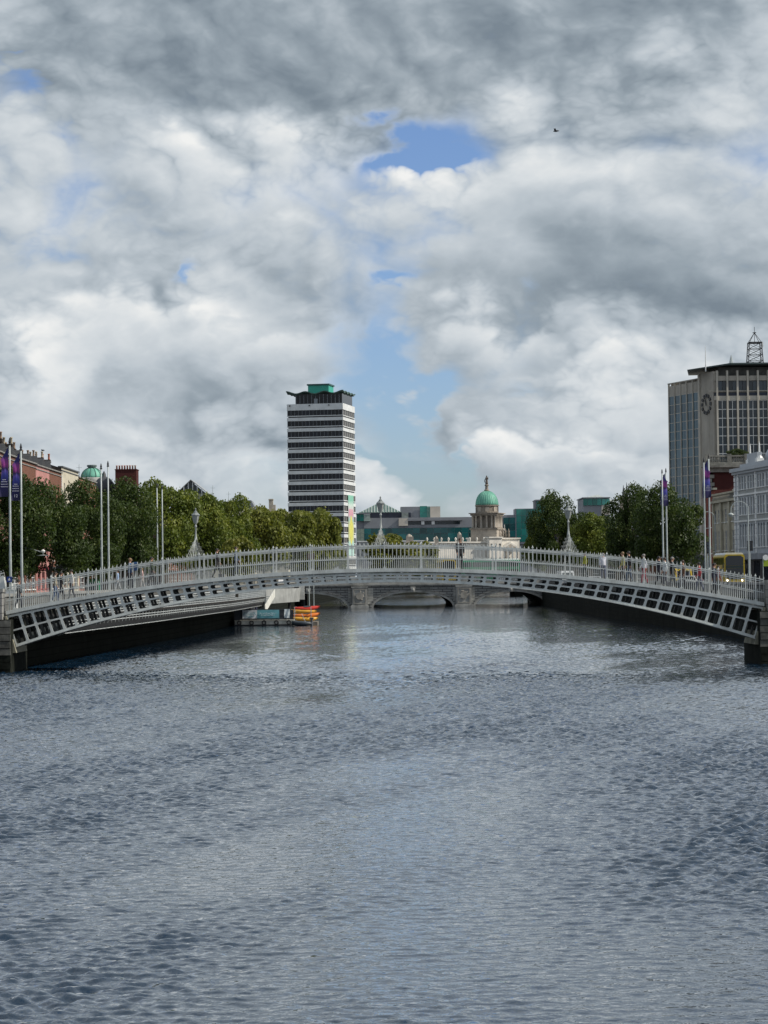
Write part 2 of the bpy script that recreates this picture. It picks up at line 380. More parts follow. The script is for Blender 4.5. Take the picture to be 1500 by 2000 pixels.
def ribbon(b, pts, off0, off1, z0, z1, m=None):   # wall of rectangular section along a plan polyline
    n = len(pts)
    nor = []
    for i in range(n):
        a = Vector(pts[max(i - 1, 0)]); c = Vector(pts[min(i + 1, n - 1)]); t = (c - a).normalized(); nor.append(Vector((-t.y, t.x)))
    def q(i, o): p = Vector(pts[i]) + nor[i] * o; return p
    for i in range(n - 1):
        a0, a1, c0, c1 = q(i, off0), q(i, off1), q(i + 1, off0), q(i + 1, off1)
        b.add([(a0.x, a0.y, z0), (a1.x, a1.y, z0), (c1.x, c1.y, z0), (c0.x, c0.y, z0), (a0.x, a0.y, z1), (a1.x, a1.y, z1), (c1.x, c1.y, z1), (c0.x, c0.y, z1)],
              [(0, 1, 2, 3), (7, 6, 5, 4), (4, 5, 1, 0), (5, 6, 2, 1), (6, 7, 3, 2), (7, 4, 0, 3)])
    return b
M_COPING = mat('granite_coping', (0.22, 0.22, 0.21), 0.8, 0.15, 2.0, 0.01, 8, dirt=(0.15, 0.15, 0.13), dirt_amt=0.6)
def quay(name, pts, sgn, label):
    t = thing(name, label, 'wall', (pts[0][0], pts[0][1], 0))
    off = Vector(pts[0]); lp = [(x - off.x, y - off.y) for x, y in pts]
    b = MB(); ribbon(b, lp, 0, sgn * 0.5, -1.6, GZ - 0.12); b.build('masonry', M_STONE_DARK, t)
    b = MB(); ribbon(b, lp, sgn * 0.06, sgn * 0.46, GZ - 0.12, GZ + 0.86); b.build('parapet', M_PARAPET, t)
    b = MB(); ribbon(b, lp, -sgn * 0.04, sgn * 0.56, GZ + 0.86, GZ + 1.04); b.build('coping', M_COPING, t)
    return t
quay('quay_wall', LW[:6], 1, 'dark granite quay wall running behind the lattice boardwalk')
quay('quay_wall', RW[:6], -1, 'dark weed stained, shade toned granite quay wall below the bus')
quay('quay_wall', LW[6:], 1, 'distant pale quay wall leading up to the domed building')
quay('quay_wall', RW[6:], -1, 'distant quay wall beyond the stone bridge on the glass tower bank')

# ================================================================== IRON FOOTBRIDGE
BY, BW = 130.0, 3.5
def zt(x): return 5.67 - 0.0047 * x * x           # top of the deck edge
def zb(x): return 4.93 - 0.0078 * x * x           # underside of the arch rib
bridge = thing('iron_footbridge', 'pale grey cast iron footbridge with lattice arch ribs and spiked railings over the river', 'bridge', (0, BY, 0))
HALF = 21.6
def sweep(b, f0, f1, y0, y1, n=72, h=HALF, m=None):   # bar following the deck curve
    xs = [-h + 2 * h * i / n for i in range(n + 1)]
    for a, c in zip(xs[:-1], xs[1:]):
        b.add([(a, y0, f0(a)), (c, y0, f0(c)), (c, y1, f0(c)), (a, y1, f0(a)), (a, y0, f1(a)), (c, y0, f1(c)), (c, y1, f1(c)), (a, y1, f1(a))],
              [(0, 3, 2, 1), (4, 5, 6, 7), (0, 1, 5, 4), (2, 3, 7, 6)], m)
    return b
b = MB(); sweep(b, lambda x: zt(x) - 0.16, lambda x: zt(x) - 0.03, 0.02, BW - 0.02); b.build('deck', mat('deck_surface', (0.20, 0.19, 0.18), 0.8), bridge)
for nm, y0, y1 in (('fascia', -0.14, 0.0), ('fascia', BW, BW + 0.14)):
    b = MB(); sweep(b, lambda x: zt(x) - 0.20, zt, y0, y1)
    sweep(b, lambda x: zt(x) - 0.235, lambda x: zt(x) - 0.203, y0 + 0.05, y1 - 0.05); b.build(nm, M_IRON, bridge)
NC = 60
def cell(i):
    xa, xc = -HALF + 2 * HALF * i / NC, -HALF + 2 * HALF * (i + 1) / NC
    ta, tc_ = (xa, zt(xa) - 0.27), (xc, zt(xc) - 0.27)
    ba, bc = (xa * 0.975, zb(xa * 0.975)), (xc * 0.975, zb(xc * 0.975))
    return [Vector(p) for p in (ta, tc_, bc, ba)]
def ringplate(b, quad, mrg, y0, y1, ch=0.055):
    """flat plate between an outer quad and a chamfered opening; mrg = top, right, bottom, left widths"""
    tl, tr, br, bl = quad
    def pt(u, v):
        return (tl * (1 - u) + tr * u) * (1 - v) + (bl * (1 - u) + br * u) * v
    w = ((tr - tl).length + (br - bl).length) / 2; hh = ((tl - bl).length + (tr - br).length) / 2
    u0, u1, v0, v1 = mrg[3] / w, 1 - mrg[1] / w, mrg[0] / hh, 1 - mrg[2] / hh
    cu, cv = min(ch / w, (u1 - u0) * 0.3), min(ch / hh, (v1 - v0) * 0.35)
    inn = [(u0 + cu, v0), (u1 - cu, v0), (u1, v0 + cv), (u1, v1 - cv), (u1 - cu, v1), (u0 + cu, v1), (u0, v1 - cv), (u0, v0 + cv)]
    out = [(u0 + cu, 0), (u1 - cu, 0), (1, v0 + cv), (1, v1 - cv), (u1 - cu, 1), (u0 + cu, 1), (0, v1 - cv), (0, v0 + cv)]
    I = [pt(*p) for p in inn]; O = [pt(*p) for p in out]; C = [pt(1, 0), pt(1, 1), pt(0, 1), pt(0, 0)]
    vs_ = []; fs = []
    allp = I + O + C
    for y in (y0, y1): vs_ += [(p.x, y, p.y) for p in allp]
    k = len(allp)
    def face(ix): fs.append(tuple(ix)); fs.append(tuple(j + k for j in reversed(ix)))
    for j in range(8):
        j2 = (j + 1) % 8
        if j % 2 == 0: face((8 + j, j, j2, 8 + j2))
        else: face((8 + j, j, j2, 8 + j2, 16 + (j - 1) // 2))
        fs.append((j, j + k, j2 + k, j2))
    loop = [8, 9, 16, 10, 11, 17, 12, 13, 18, 14, 15, 19]
    for a, c in zip(loop, loop[1:] + loop[:1]): fs.append((a, c, c + k, a + k))
    return b.add(vs_, fs)
def rib_cell(b, i, y0, y1):
    tl, tr, br, bl = cell(i)
    f = 0.5
    ml, mr = tl * (1 - f) + bl * f, tr * (1 - f) + br * f
    s = 0.072
    ringplate(b, (tl, tr, mr, ml), (0.12, s, 0.045, s), y0, y1)
    ringplate(b, (ml, mr, br, bl), (0.045, s, 0.10, s), y0, y1)
for i in range(NC):
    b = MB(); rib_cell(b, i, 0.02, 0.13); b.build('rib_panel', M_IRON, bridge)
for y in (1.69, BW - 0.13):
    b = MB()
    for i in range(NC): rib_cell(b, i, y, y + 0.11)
    b.build('inner_rib', M_IRON_SHADE, bridge)
def xc(x): return zb(x)
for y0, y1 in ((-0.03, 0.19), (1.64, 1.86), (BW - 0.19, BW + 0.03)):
    b = MB(); sweep(b, lambda x: zb(x) - 0.06, zb, y0, y1, h=HALF * 0.975); b.build('bottom_flange', M_IRON if y0 < 1 else M_IRON_SHADE, bridge)
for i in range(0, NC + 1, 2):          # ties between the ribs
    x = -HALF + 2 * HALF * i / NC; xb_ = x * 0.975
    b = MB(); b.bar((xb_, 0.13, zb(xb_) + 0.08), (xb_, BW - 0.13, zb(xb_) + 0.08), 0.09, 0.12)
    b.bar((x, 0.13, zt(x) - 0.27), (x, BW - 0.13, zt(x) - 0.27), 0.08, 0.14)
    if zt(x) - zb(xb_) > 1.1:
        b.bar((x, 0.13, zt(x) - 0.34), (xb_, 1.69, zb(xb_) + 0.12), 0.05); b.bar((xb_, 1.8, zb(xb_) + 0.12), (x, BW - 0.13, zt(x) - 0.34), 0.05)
    b.build('cross_tie', M_IRON_SHADE, bridge)
# railings
SP = 2 * HALF / 184
def spike(b, x, y, z, w):
    return b.add([(x - w, y - w, z), (x + w, y - w, z), (x + w, y + w, z), (x - w, y + w, z), (x, y, z + 0.13)], [(0, 1, 4), (1, 2, 4), (2, 3, 4), (3, 0, 4)])
def tall_b(): b = MB(); b.box(-.0125, .0125, -.0125, .0125, 0, 1.36); spike(b, 0, 0, 1.36, .026); return b
def short_b(): b = MB(); b.box(-.012, .012, -.012, .012, 0, 0.62); spike(b, 0, 0, 0.62, .02); return b
def post_b(): b = MB(); b.box(-.034, .034, -.034, .034, 0, 1.40); b.box(-.06, .06, -.06, .06, 1.40, 1.43); spike(b, 0, 0, 1.43, .045); b.box(-.07, .07, -.07, .07, 0, 0.08); return b
me_t, me_s, me_p = tall_b().mesh('baluster', M_IRON), short_b().mesh('short_baluster', M_IRON), post_b().mesh('railing_post', M_IRON)
back = MB()
for k in range(185):
    x = -HALF + SP * k
    src = me_p if k % 9 == 2 else me_t
    link('railing_post' if src is me_p else 'baluster', src, bridge, (x, -0.06, zt(x)))
    B_ = post_b() if src is me_p else tall_b()
    back.add([(p[0] + x, p[1] + BW + 0.06, p[2] + zt(x)) for p in B_.v], B_.f)
    if k < 184:
        x2 = x + SP / 2
        link('short_baluster', me_s, bridge, (x2, -0.06, zt(x2)))
        B_ = short_b(); back.add([(p[0] + x2, p[1] + BW + 0.06, p[2] + zt(x2)) for p in B_.v], B_.f)
tag(back.build('far_balusters', M_IRON, bridge), kind='stuff')
for y in (-0.06, BW + 0.06):
    for z0, z1, w in ((1.27, 1.33, .035), (1.17, 1.205, .022), (0.545, 0.59, .028)):
        b = MB(); sweep(b, lambda x: zt(x) + z0, lambda x: zt(x) + z1, y - w, y + w); b.build('handrail' if z0 > 1.2 else 'rail', M_IRON, bridge)
# lamp standards on ironwork hoops over the deck
M_LANTERN = mat('lantern_glass', (0.30, 0.32, 0.31), 0.25, 0.08, 3)
M_LAMPIRON = mat('lamp_ironwork', (0.33, 0.35, 0.34), 0.5, 0.1, 3)
def lamp_standard(x, label):
    t = thing('lamp_standard', label, 'lamp', (x, BY + BW / 2, zt(x) + 1.30), group='lamps over the footbridge')
    hy = BW / 2 + 0.06
    for s in (-1, 1):
        b = MB()
        for k in range(-3, 4):
            pts = []
            for j in range(9):
                u = j / 8
                pts.append((k * 0.125 * (1 - u) ** 2.4, s * hy * (1 - u), 1.1 * math.sin(u * math.pi / 2) ** 0.85))
            b.tube(pts, 0.012 if k else 0.022, 4)
            if k:
                for u in (0.05, 0.18, 0.33, 0.5):   # curls leaving each stem
                    px_ = k * 0.125 * (1 - u) ** 2.4; pz = 1.1 * math.sin(u * math.pi / 2) ** 0.85; py_ = s * hy * (1 - u)
                    r = 0.075 * (1 - 0.6 * u); c = math.copysign(1, k)
                    b.tube([(px_ + c * r * (1 - math.cos(a)) * 0.7, py_, pz + r * math.sin(a)) for a in (0, .8, 1.6, 2.4, 3.2, 4.2)], 0.009, 3)
        b.build('scrollwork', M_LAMPIRON, t)
    b = MB(); b.lathe([(0.10, 1.0), (0.075, 1.1), (0.05, 1.3), (0.042, 1.75), (0.07, 1.78), (0.07, 1.83), (0.045, 1.86), (0.045, 1.95), (0.09, 2.0)], 10); b.build('post', M_LAMPIRON, t, True)
    l = MB(); l.lathe([(0.11, 2.0), (0.125, 2.03), (0.205, 2.42), (0.21, 2.44)], 6); lo = l.build('lantern', M_LANTERN, t)
    c = MB()
    for j in range(6):
        a = 2 * math.pi * j / 6; c.bar((0.118 * math.cos(a), 0.118 * math.sin(a), 2.02), (0.213 * math.cos(a), 0.213 * math.sin(a), 2.44), 0.02)
    c.lathe([(0.245, 2.44), (0.25, 2.47), (0.13, 2.60), (0.10, 2.61), (0.10, 2.66), (0.05, 2.70), (0.035, 2.76), (0.05, 2.80), (0.012, 2.88)], 8); c.build('cap', mat('lamp_cap', (0.20, 0.22, 0.22), 0.5), lo)
    return t
lamp_standard(-10.9, 'grey lantern on scrolled ironwork in front of the second clump of riverside trees')
lamp_standard(-0.2, 'grey lantern on scrolled ironwork at the crown of the footbridge')
lamp_standard(10.65, 'grey lantern on scrolled ironwork in front of trees on the clock tower side')
# abutments
M_ABUT = brickmat('abutment_stone', (0.20, 0.195, 0.175), (0.15, 0.148, 0.135), (0.04, 0.04, 0.04), 0.9, 0.38, 0.03, bump=0.05, var=0.7)
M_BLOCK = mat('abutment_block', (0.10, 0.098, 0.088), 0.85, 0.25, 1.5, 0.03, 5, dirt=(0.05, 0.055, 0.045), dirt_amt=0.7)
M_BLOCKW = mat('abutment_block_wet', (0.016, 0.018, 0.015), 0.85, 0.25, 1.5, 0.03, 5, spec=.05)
for s, lab in ((-1, 'rough stone bridge abutment beside the lattice boardwalk'), (1, 'rough stone bridge abutment on the yellow bus side')):
    t = thing('bridge_abutment', lab, 'abutment', (s * 21.3, BY, 0))
    a, c = (-0.1, 11) if s > 0 else (-11, 0.1)
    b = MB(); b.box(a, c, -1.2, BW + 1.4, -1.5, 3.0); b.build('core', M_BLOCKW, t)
    rows = [(-0.2 + 0.4 * i, 0.39) for i in range(8)]
    for ri, (z, hh) in enumerate(rows):
        for j in range(4):
            x0 = j * 0.95 + (0.4 if ri % 2 else 0) - 0.12; x1 = x0 + 0.92
            if ri % 2 and j == 0: x0 -= 0.42
            pr = random.uniform(0.03, 0.12)
            bb = MB(); bb.box(s * x0 if s > 0 else -x1, s * x1 if s > 0 else -x0, -1.2 - pr, -1.19, z, z + hh - 0.03)
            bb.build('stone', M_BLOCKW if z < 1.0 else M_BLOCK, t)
    # skewback and pier with cap beside the railing end
    b = MB(); b.prism([(s * -0.30, 1.1), (s * 0.1, 1.1), (s * 0.35, 3.2), (s * 0.25, 3.2)] if s > 0 else [(-0.25, 3.2), (-0.35, 3.2), (-0.1, 1.1), (0.30, 1.1)], -0.3, BW + 0.2); b.build('skewback', mat('skewback_stone', (0.26, 0.25, 0.19), 0.8, 0.2), t)
    b = MB(); b.box(min(s * 0.42, s * 2.4), max(s * 0.42, s * 2.4), -0.75, 0.25, 3.0, 4.55); b.build('pier', M_GRANITE, t)
    b = MB(); b.box(min(s * 0.35, s * 2.5), max(s * 0.35, s * 2.5), -0.82, 0.32, 4.55, 4.75); b.build('pier_cap', M_COPING, t)
    b = MB(); b.box(min(s * 2.5, s * 11), max(s * 2.5, s * 11), -0.7, -0.2, 3.0, 4.2); b.build('parapet', M_GRANITE, t)

# ================================================================== STONE ROAD BRIDGE
SY, SD_ = 386.0, 46.0
sb = thing('stone_road_bridge', 'grey stone road bridge with three low arches behind the iron footbridge', 'bridge', (0, SY, 0))
M_OCB = brickmat('bridge_ashlar', (0.26, 0.265, 0.26), (0.22, 0.225, 0.22), (0.05, 0.05, 0.05), 1.5, 0.42, 0.05, bump=0.06, var=0.55)
M_OCB2 = mat('bridge_dressed_stone', (0.34, 0.34, 0.32), 0.8, 0.15, 0.8, 0.02, 5, dirt=(0.12, 0.12, 0.11), dirt_amt=0.6)
ARCH = [(-19.6, -6.3, 2.45), (-1.95, 11.5, 2.5), (15.3, 27.3, 2.45)]
def arch_z(x):
    for a, c, h_ in ARCH:
        if a < x < c:
            u = (2 * x - a - c) / (c - a); return 0.0 + h_ * math.sqrt(max(0, 1 - u * u)) ** 1.05
    return -1.5
TOPZ = 3.75
xs = sorted(set([-24, 32] + [a + (c - a) * (1 - math.cos(math.pi * k / 28)) / 2 for a, c, _ in ARCH for k in range(29)]))
b = MB()
for a, c in zip(xs[:-1], xs[1:]):
    inside = arch_z((a + c) / 2) > -1
    za, zc = (max(0, arch_z(a)), max(0, arch_z(c))) if inside else (-1.5, -1.5)
    if inside:
        e = 1e-6
        za = 0 if abs(a - [q_ for q_ in ARCH if q_[0] <= (a + c) / 2 <= q_[1]][0][0]) < e else arch_z(a)
        zc = 0 if abs(c - [q_ for q_ in ARCH if q_[0] <= (a + c) / 2 <= q_[1]][0][1]) < e else arch_z(c)
    b.add([(a, 0, za), (c, 0, zc), (c, 0, TOPZ), (a, 0, TOPZ), (a, SD_, za), (c, SD_, zc), (c, SD_, TOPZ), (a, SD_, TOPZ)],
          [(0, 1, 2, 3), (7, 6, 5, 4), (4, 5, 1, 0), (3, 2, 6, 7)])
b.build('spandrel_wall', M_OCB, sb)
for a, c, h_ in ARCH:               # barrel side walls down into the water, moulded ring and keystone
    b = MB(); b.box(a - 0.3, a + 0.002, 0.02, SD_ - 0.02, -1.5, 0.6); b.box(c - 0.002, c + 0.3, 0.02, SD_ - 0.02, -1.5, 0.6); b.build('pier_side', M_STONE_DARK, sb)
    for w, pr in ((0.62, 0.10), (0.26, 0.18)):
        b = MB(); N = 28; pts = []
        for k in range(N + 1):
            th = math.pi * k / N; x = (a + c) / 2 - (c - a) / 2 * math.cos(th); z = h_ * math.sin(th) ** 1.05
            n_ = Vector((-math.cos(th) * 0.45, math.sin(th))).normalized(); pts.append((x, z, n_))
        o = 0.0 if w > 0.5 else 0.34
        for (x0, z0, n0), (x1, z1, n1) in zip(pts[:-1], pts[1:]):
            p = [(x0 + n0.x * o, z0 + n0.y * o), (x0 + n0.x * (o + w), z0 + n0.y * (o + w)), (x1 + n1.x * (o + w), z1 + n1.y * (o + w)), (x1 + n1.x * o, z1 + n1.y * o)]
            b.prism(p, -pr, 0.0)
        b.build('arch_ring', M_OCB2 if w > .5 else M_OCB, sb)
    b = MB(); xm = (a + c) / 2; b.prism([(xm - 0.3, h_), (xm + 0.3, h_), (xm + 0.45, h_ + 0.95), (xm - 0.45, h_ + 0.95)][::-1], -0.4, 0.0)
    b.lathe([(0.0, 0), (0.22, .1), (0.26, .3), (0.16, .55), (0, .6)], 8, (xm, -0.36, h_ + 0.15)); b.build('keystone_head', M_OCB2, sb)
b = MB()                            # horizontal rusticated courses standing proud of the joints
for zc_ in (0.55, 1.02, 1.49, 1.96, 2.43, 2.90):
    for xa, xb2 in ((-6.2, -5.55), (-2.95, -2.0), (11.6, 12.05), (14.65, 15.2), (-22, -19.8), (27.5, 31)):
        b = MB(); b.box(xa, xb2, -0.05, 0.0, zc_, zc_ + 0.41); b.build('course', M_OCB2, sb)
for xm in (-4.27, 13.35):           # piers with carved panels
    p_ = MB(); p_.box(xm - 1.28, xm + 1.28, -0.75, 0.0, 0.25, 3.35); p_.box(xm - 1.55, xm + 1.55, -0.95, 0, -1.5, 0.28); p_.box(xm - 1.42, xm + 1.42, -0.85, 0, 0.28, 0.42)
    p_.box(xm - 1.42, xm + 1.42, -0.88, 0, 3.35, 3.55); po = p_.build('cutwater_pier', M_OCB2, sb)
    f = MB()
    for (x0, x1, z0, z1) in ((-1.05, 1.05, 3.0, 3.15), (-1.05, 1.05, 0.6, 0.72), (-1.05, -0.92, .72, 3.0), (.92, 1.05, .72, 3.0)): f.box(xm + x0, xm + x1, -0.84, -0.75, z0, z1)
    f.build('panel_frame', mat('panel_stone', (0.34, 0.32, 0.28), 0.8, 0.15, 1.2, 0.01), po)
    c_ = MB(); rnd = random.Random(int(xm * 10))
    c_.prism([(xm + 0.6 * math.cos(t_) * (1 - .15 * math.sin(t_)), 1.95 + 0.62 * math.sin(t_)) for t_ in [2 * math.pi * k / 14 for k in range(14)]], -0.90, -0.75)
    for k in range(16):
        an = rnd.uniform(0, 6.28); rr = rnd.uniform(.55, .85)
        c_.lathe([(0.0, -.02), (rnd.uniform(.08, .17), .04), (0.06, .16), (0, .2)], 6, (xm + rr * math.cos(an), -0.78, 1.9 + rr * math.sin(an)))
    c_.build('carved_relief', MATS['panel_stone'], po)
b = MB(); b.box(-24, 32, -0.35, SD_ + 0.35, TOPZ, TOPZ + 0.22); b.box(-24, 32, -0.22, SD_ + .22, TOPZ - 0.16, TOPZ); b.build('cornice', M_OCB2, sb)
for y in (-0.15, SD_ - 0.2):
    b = MB(); b.box(-24, 32, y, y + 0.3, TOPZ + 0.225, TOPZ + 0.42); b.box(-24, 32, y - .04, y + 0.34, TOPZ + 1.12, TOPZ + 1.3); b.build('parapet_rail', M_OCB2, sb)
    x = -23.8; bl = MB()
    while x < 32: bl.lathe([(.07, 0), (.12, .2), (.06, .4), (.09, .7)], 6, (x, y + .15, TOPZ + .42)); x += 0.36
    tag(bl.build('balusters', M_OCB2, sb), kind='stuff')
    for x in (-15.6, -4.27, 13.35, 27.0):
        b = MB(); b.box(x - 1.3, x + 1.3, y - .08, y + .38, TOPZ + .225, TOPZ + 1.36); b.build('parapet_block', M_OCB2, sb)
b = MB(); b.box(-24, 32, 0.3, SD_ - 0.3, TOPZ + 0.224, TOPZ + 0.26); tag(b.build('bridge_road', M_ROAD, None, loc=(0, SY, 0)), kind='structure')

lb = thing('low_road_bridge', 'low dark modern road bridge seen through the arches of the stone bridge', 'bridge', (0, 560, 0))
b = MB(); b.prism([(-16, 2.9), (6, 3.0), (34, 2.9), (40, 3.6), (10, 3.9), (-20, 3.6)], 0, 26); b.build('deck', mat('low_bridge_concrete', (.10, .10, .10), .8), lb)
for x in (-11, 33):
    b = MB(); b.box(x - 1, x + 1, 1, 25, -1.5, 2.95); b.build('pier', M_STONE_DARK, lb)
b = MB(); b.box(-20, 40, -.1, .1, 3.9, 4.7); b.build('parapet', M_GREY, lb)

# ================================================================== BOARDWALK, PONTOON AND BOATS
M_LATT = mat('boardwalk_steel', (0.48, 0.51, 0.51), 0.45, 0.1, 2)
M_TIMBER = mat('boardwalk_timber', (0.17, 0.15, 0.12), 0.8, 0.2, 3)
BWK = [(-18.6, 134.8), (-16.5, 172), (-14.4, 220), (-13.6, 262)]
bw = thing('boardwalk', 'cantilevered boardwalk with pale steel lattice side along the dark quay wall', 'boardwalk', (0, 0, 0))
def along(pts, step):
    out = []; L = 0
    for a, c in zip(pts[:-1], pts[1:]):
        a, c = Vector(a), Vector(c); n = max(1, round((c - a).length / step))
        for k in range(n): out.append((a.lerp(c, k / n), a.lerp(c, (k + 1) / n)))
    return out
b = MB(); ribbon(b, BWK, 0.1, 3.6, 2.9, 3.05); b.build('walkway', mat('dark_decking', (0.03, 0.029, 0.028), .9, spec=.1), bw)
b = MB(); ribbon(b, BWK, 0.25, 0.4, 2.15, 2.9); b.build('edge_beam', mat('edge_beam', (0.018, 0.019, 0.02), 0.8, spec=.1), bw)
for a, c in along(BWK, 4.2):
    b = MB(); t_ = (c - a); L = t_.length; t_.normalize(); nrm = Vector((-t_.y, t_.x))
    def q3(s_, z): p = a + t_ * s_ - nrm * (0.35 * (1 - (z - 2.05) / 1.9)) * -1.0; return (p.x, p.y, z)
    nv = max(3, int(L / 1.05))
    for k in range(nv): b.bar(q3(k * L / nv, 2.05), q3(k * L / nv, 3.95), 0.08, 0.05)
    for k in range(12): z = 2.06 + k * 0.172; b.bar(q3(0, z), q3(L, z), 0.03, 0.045)
    b.bar(q3(0, 3.98), q3(L, 3.98), 0.14, 0.07); b.build('lattice_panel', M_LATT, bw)
    b = MB(); p = a + nrm * 0.5; p2 = a + nrm * 3.3; b.bar((p.x, p.y, 2.7), (p2.x, p2.y, 1.7), 0.14, 0.2); b.build('bracket', M_GREY, bw)
# landing platform at the far end
pl = thing('landing_platform', 'pale grey solid sided platform at the boardwalk end above the kayaks', 'platform', (0, 0, 0))
b = MB(); z0, z1 = 2.15, 3.85; A, Bp = (-14.3, 275), (-11.3, 300)
b.zprism([A, Bp, (-16.5, 301), (-17.5, 276)], 2.75, 2.95); b.build('floor', M_TIMBER, pl)
b = MB(); b.add([(-14.3, 275, 2.05), (-11.2, 300, 2.05), (-11.0, 300, 3.8), (-14.3, 275, 3.8), (-14.5, 275, 2.05), (-11.4, 300, 2.05), (-11.2, 300, 3.8), (-14.5, 275, 3.8)],
      [(0, 1, 2, 3), (7, 6, 5, 4), (3, 2, 6, 7), (0, 4, 5, 1), (1, 5, 6, 2), (0, 3, 7, 4)]); b.build('side_panel', mat('platform_panel', (0.30, 0.31, 0.30), 0.7, 0.1), pl)
b = MB(); b.box(-14.3, -11.25, 300, 300.2, 2.05, 3.8); b.box(-11.3, -10.6, 299.6, 300.4, 2.3, 4.2); b.build('end_panel', mat('platform_end', (0.5, 0.5, 0.47), 0.7, 0.1), pl)
for x, y in ((-14.6, 278), (-12.4, 296)):
    b = MB(); b.tube([(x, y, -1.5), (x, y, 2.8)], 0.18, 8); b.build('pile', M_BLACK, pl)
# pontoon
PD = 248.0
pt = thing('floating_pontoon', 'floating pontoon with white and teal banner moored beside the kayaks', 'pontoon', (PX(515, PD), PD, 0))
wx = 6.35 / 2
b = MB(); b.box(-wx, wx, 0, 7.5, -0.25, 0.52); b.build('hull', mat('pontoon_hull', (0.52, 0.51, 0.46), 0.8, 0.15, 1.2, dirt=(0.2, .2, .18), dirt_amt=.5), pt)
b = MB(); b.box(-wx - .06, wx + .06, -.06, 7.56, 0.52, 0.62); b.build('deck', mat('pontoon_decking', (.42, .40, .34), .8), pt)
b = MB(); b.box(-wx - .02, wx + .02, -.02, 7.52, -.2, .14); b.build('waterline_band', M_BLACK, pt)
for k in range(5):
    b = MB(); b.tube([(.2 * math.cos(a), 0, .2 * math.sin(a)) for a in [2 * math.pi * j / 10 for j in range(11)]], .07, 6); b.build('tyre_fender', M_BLACK, pt, loc=(-2.7 + k * 1.35, -.09, .34))
b = MB()
for k in range(9): x = -wx + 2 * wx * k / 8; b.box(x - .03, x + .03, 0.02, 0.08, .62, 1.78)
b.box(-wx, wx, 0.0, .1, 1.72, 1.8); b.box(-wx, wx, .02, .08, 1.1, 1.16); b.box(-wx, wx, .06, .09, .64, 1.70); b.build('guard_fence', mat('fence_dark', (0.05, 0.055, 0.065), 0.6), pt)
def bannermat(name, base, ink):
    m_ = bpy.data.materials.new(name); m_.use_nodes = True; t = m_.node_tree; b_ = t.nodes['Principled BSDF']; h = G(t)
    co = h.n('ShaderNodeTexCoord').outputs['Object']; f = h.noise(co, 2.5, 3, .5).outputs['Fac']
    h.put(b_.inputs['Base Color'], h.mix(h.ss(f, .3, .7), (*[c * .82 for c in base], 1), (*base, 1))); b_.inputs['Roughness'].default_value = .6; return m_
def cloth(w, h_, nx=14, nz=6, amp=0.03, seed=0):
    rnd = random.Random(seed); b_ = MB(); vs_ = []
    for j in range(nz + 1):
        for i in range(nx + 1):
            u, v = i / nx, j / nz
            vs_.append((u * w, amp * math.sin(u * 9 + v * 4 + seed) * (0.4 + v) + rnd.uniform(-.3, .3) * amp, -v * h_))
    fs = [(j * (nx + 1) + i, (j + 1) * (nx + 1) + i, (j + 1) * (nx + 1) + i + 1, j * (nx + 1) + i + 1) for j in range(nz) for i in range(nx)]
    k = len(vs_); vs2 = [(x, y + 0.012, z) for x, y, z in vs_]
    return b_.add(vs_ + vs2, fs + [tuple(i + k for i in reversed(f)) for f in fs])
M_BWHITE, M_BTEAL = bannermat('banner_white', (0.74, 0.78, 0.80), 0), bannermat('banner_teal', (0.16, 0.42, 0.47), 0)
M_INKT = mat('banner_ink', (0.16, 0.36, 0.42), 0.7); M_INKW = mat('banner_ink_pale', (0.60, 0.68, 0.70), 0.7)
bo = cloth(1.6, 0.92, seed=1).build('banner', M_BWHITE, pt, True, (-2.35, -0.16, 1.72))
b = MB()
for z, w_ in ((-.32, 1.1), (-.48, 1.25), (-.72, .6)):
    for k in range(9): x = 0.8 + w_ * (k / 8 - .5); b.box(x - .05, x + .035, -.075, -.055, z - .05 + .03 * math.sin(k * 2.1), z + .03 + .03 * math.cos(k * 1.7))
b.build('lettering', M_INKT, bo)
bo = cloth(2.4, 0.92, seed=2).build('banner', M_BTEAL, pt, True, (-.74, -0.16, 1.72))
b = MB()
for z, w_ in ((-.36, 1.7), (-.56, 1.4)):
    for k in range(11): x = 1.2 + w_ * (k / 10 - .5); b.box(x - .055, x + .04, -.075, -.055, z - .05 + .03 * math.sin(k * 2.1), z + .035 + .03 * math.cos(k * 1.7))
b.build('lettering', M_INKW, bo)
cloth(.62, .95, 6, 5, .05, 3).build('banner', mat('banner_pale', (0.6, 0.66, 0.68), .6), pt, True, (2.2, -0.16, 1.78))
box_ = thing('storage_box', 'navy storage container on the floating pontoon', 'container', (PX(483, 251), 251, 0.62))
b = MB(); b.box(-.95, .95, 0, 2.2, 0, 1.75); b.build('body', mat('navy_paint', (0.012, 0.016, 0.045), .5), box_)
b = MB(); b.box(-1.0, 1.0, -.05, 2.25, 1.75, 1.83); b.build('lid', mat('navy_lid', (0.02, 0.025, 0.06), .5), box_)
b = MB(); b.box(.35, .78, -.012, 0, 1.15, 1.45); so_ = b.build('sticker', mat('sticker_grey', (0.35, 0.37, 0.42), .6), box_)
b = MB(); b.box(.42, .71, -.02, -.012, 1.22, 1.38); b.build('sticker_face', mat('sticker_dark', (0.04, 0.05, 0.09), .6), so_)
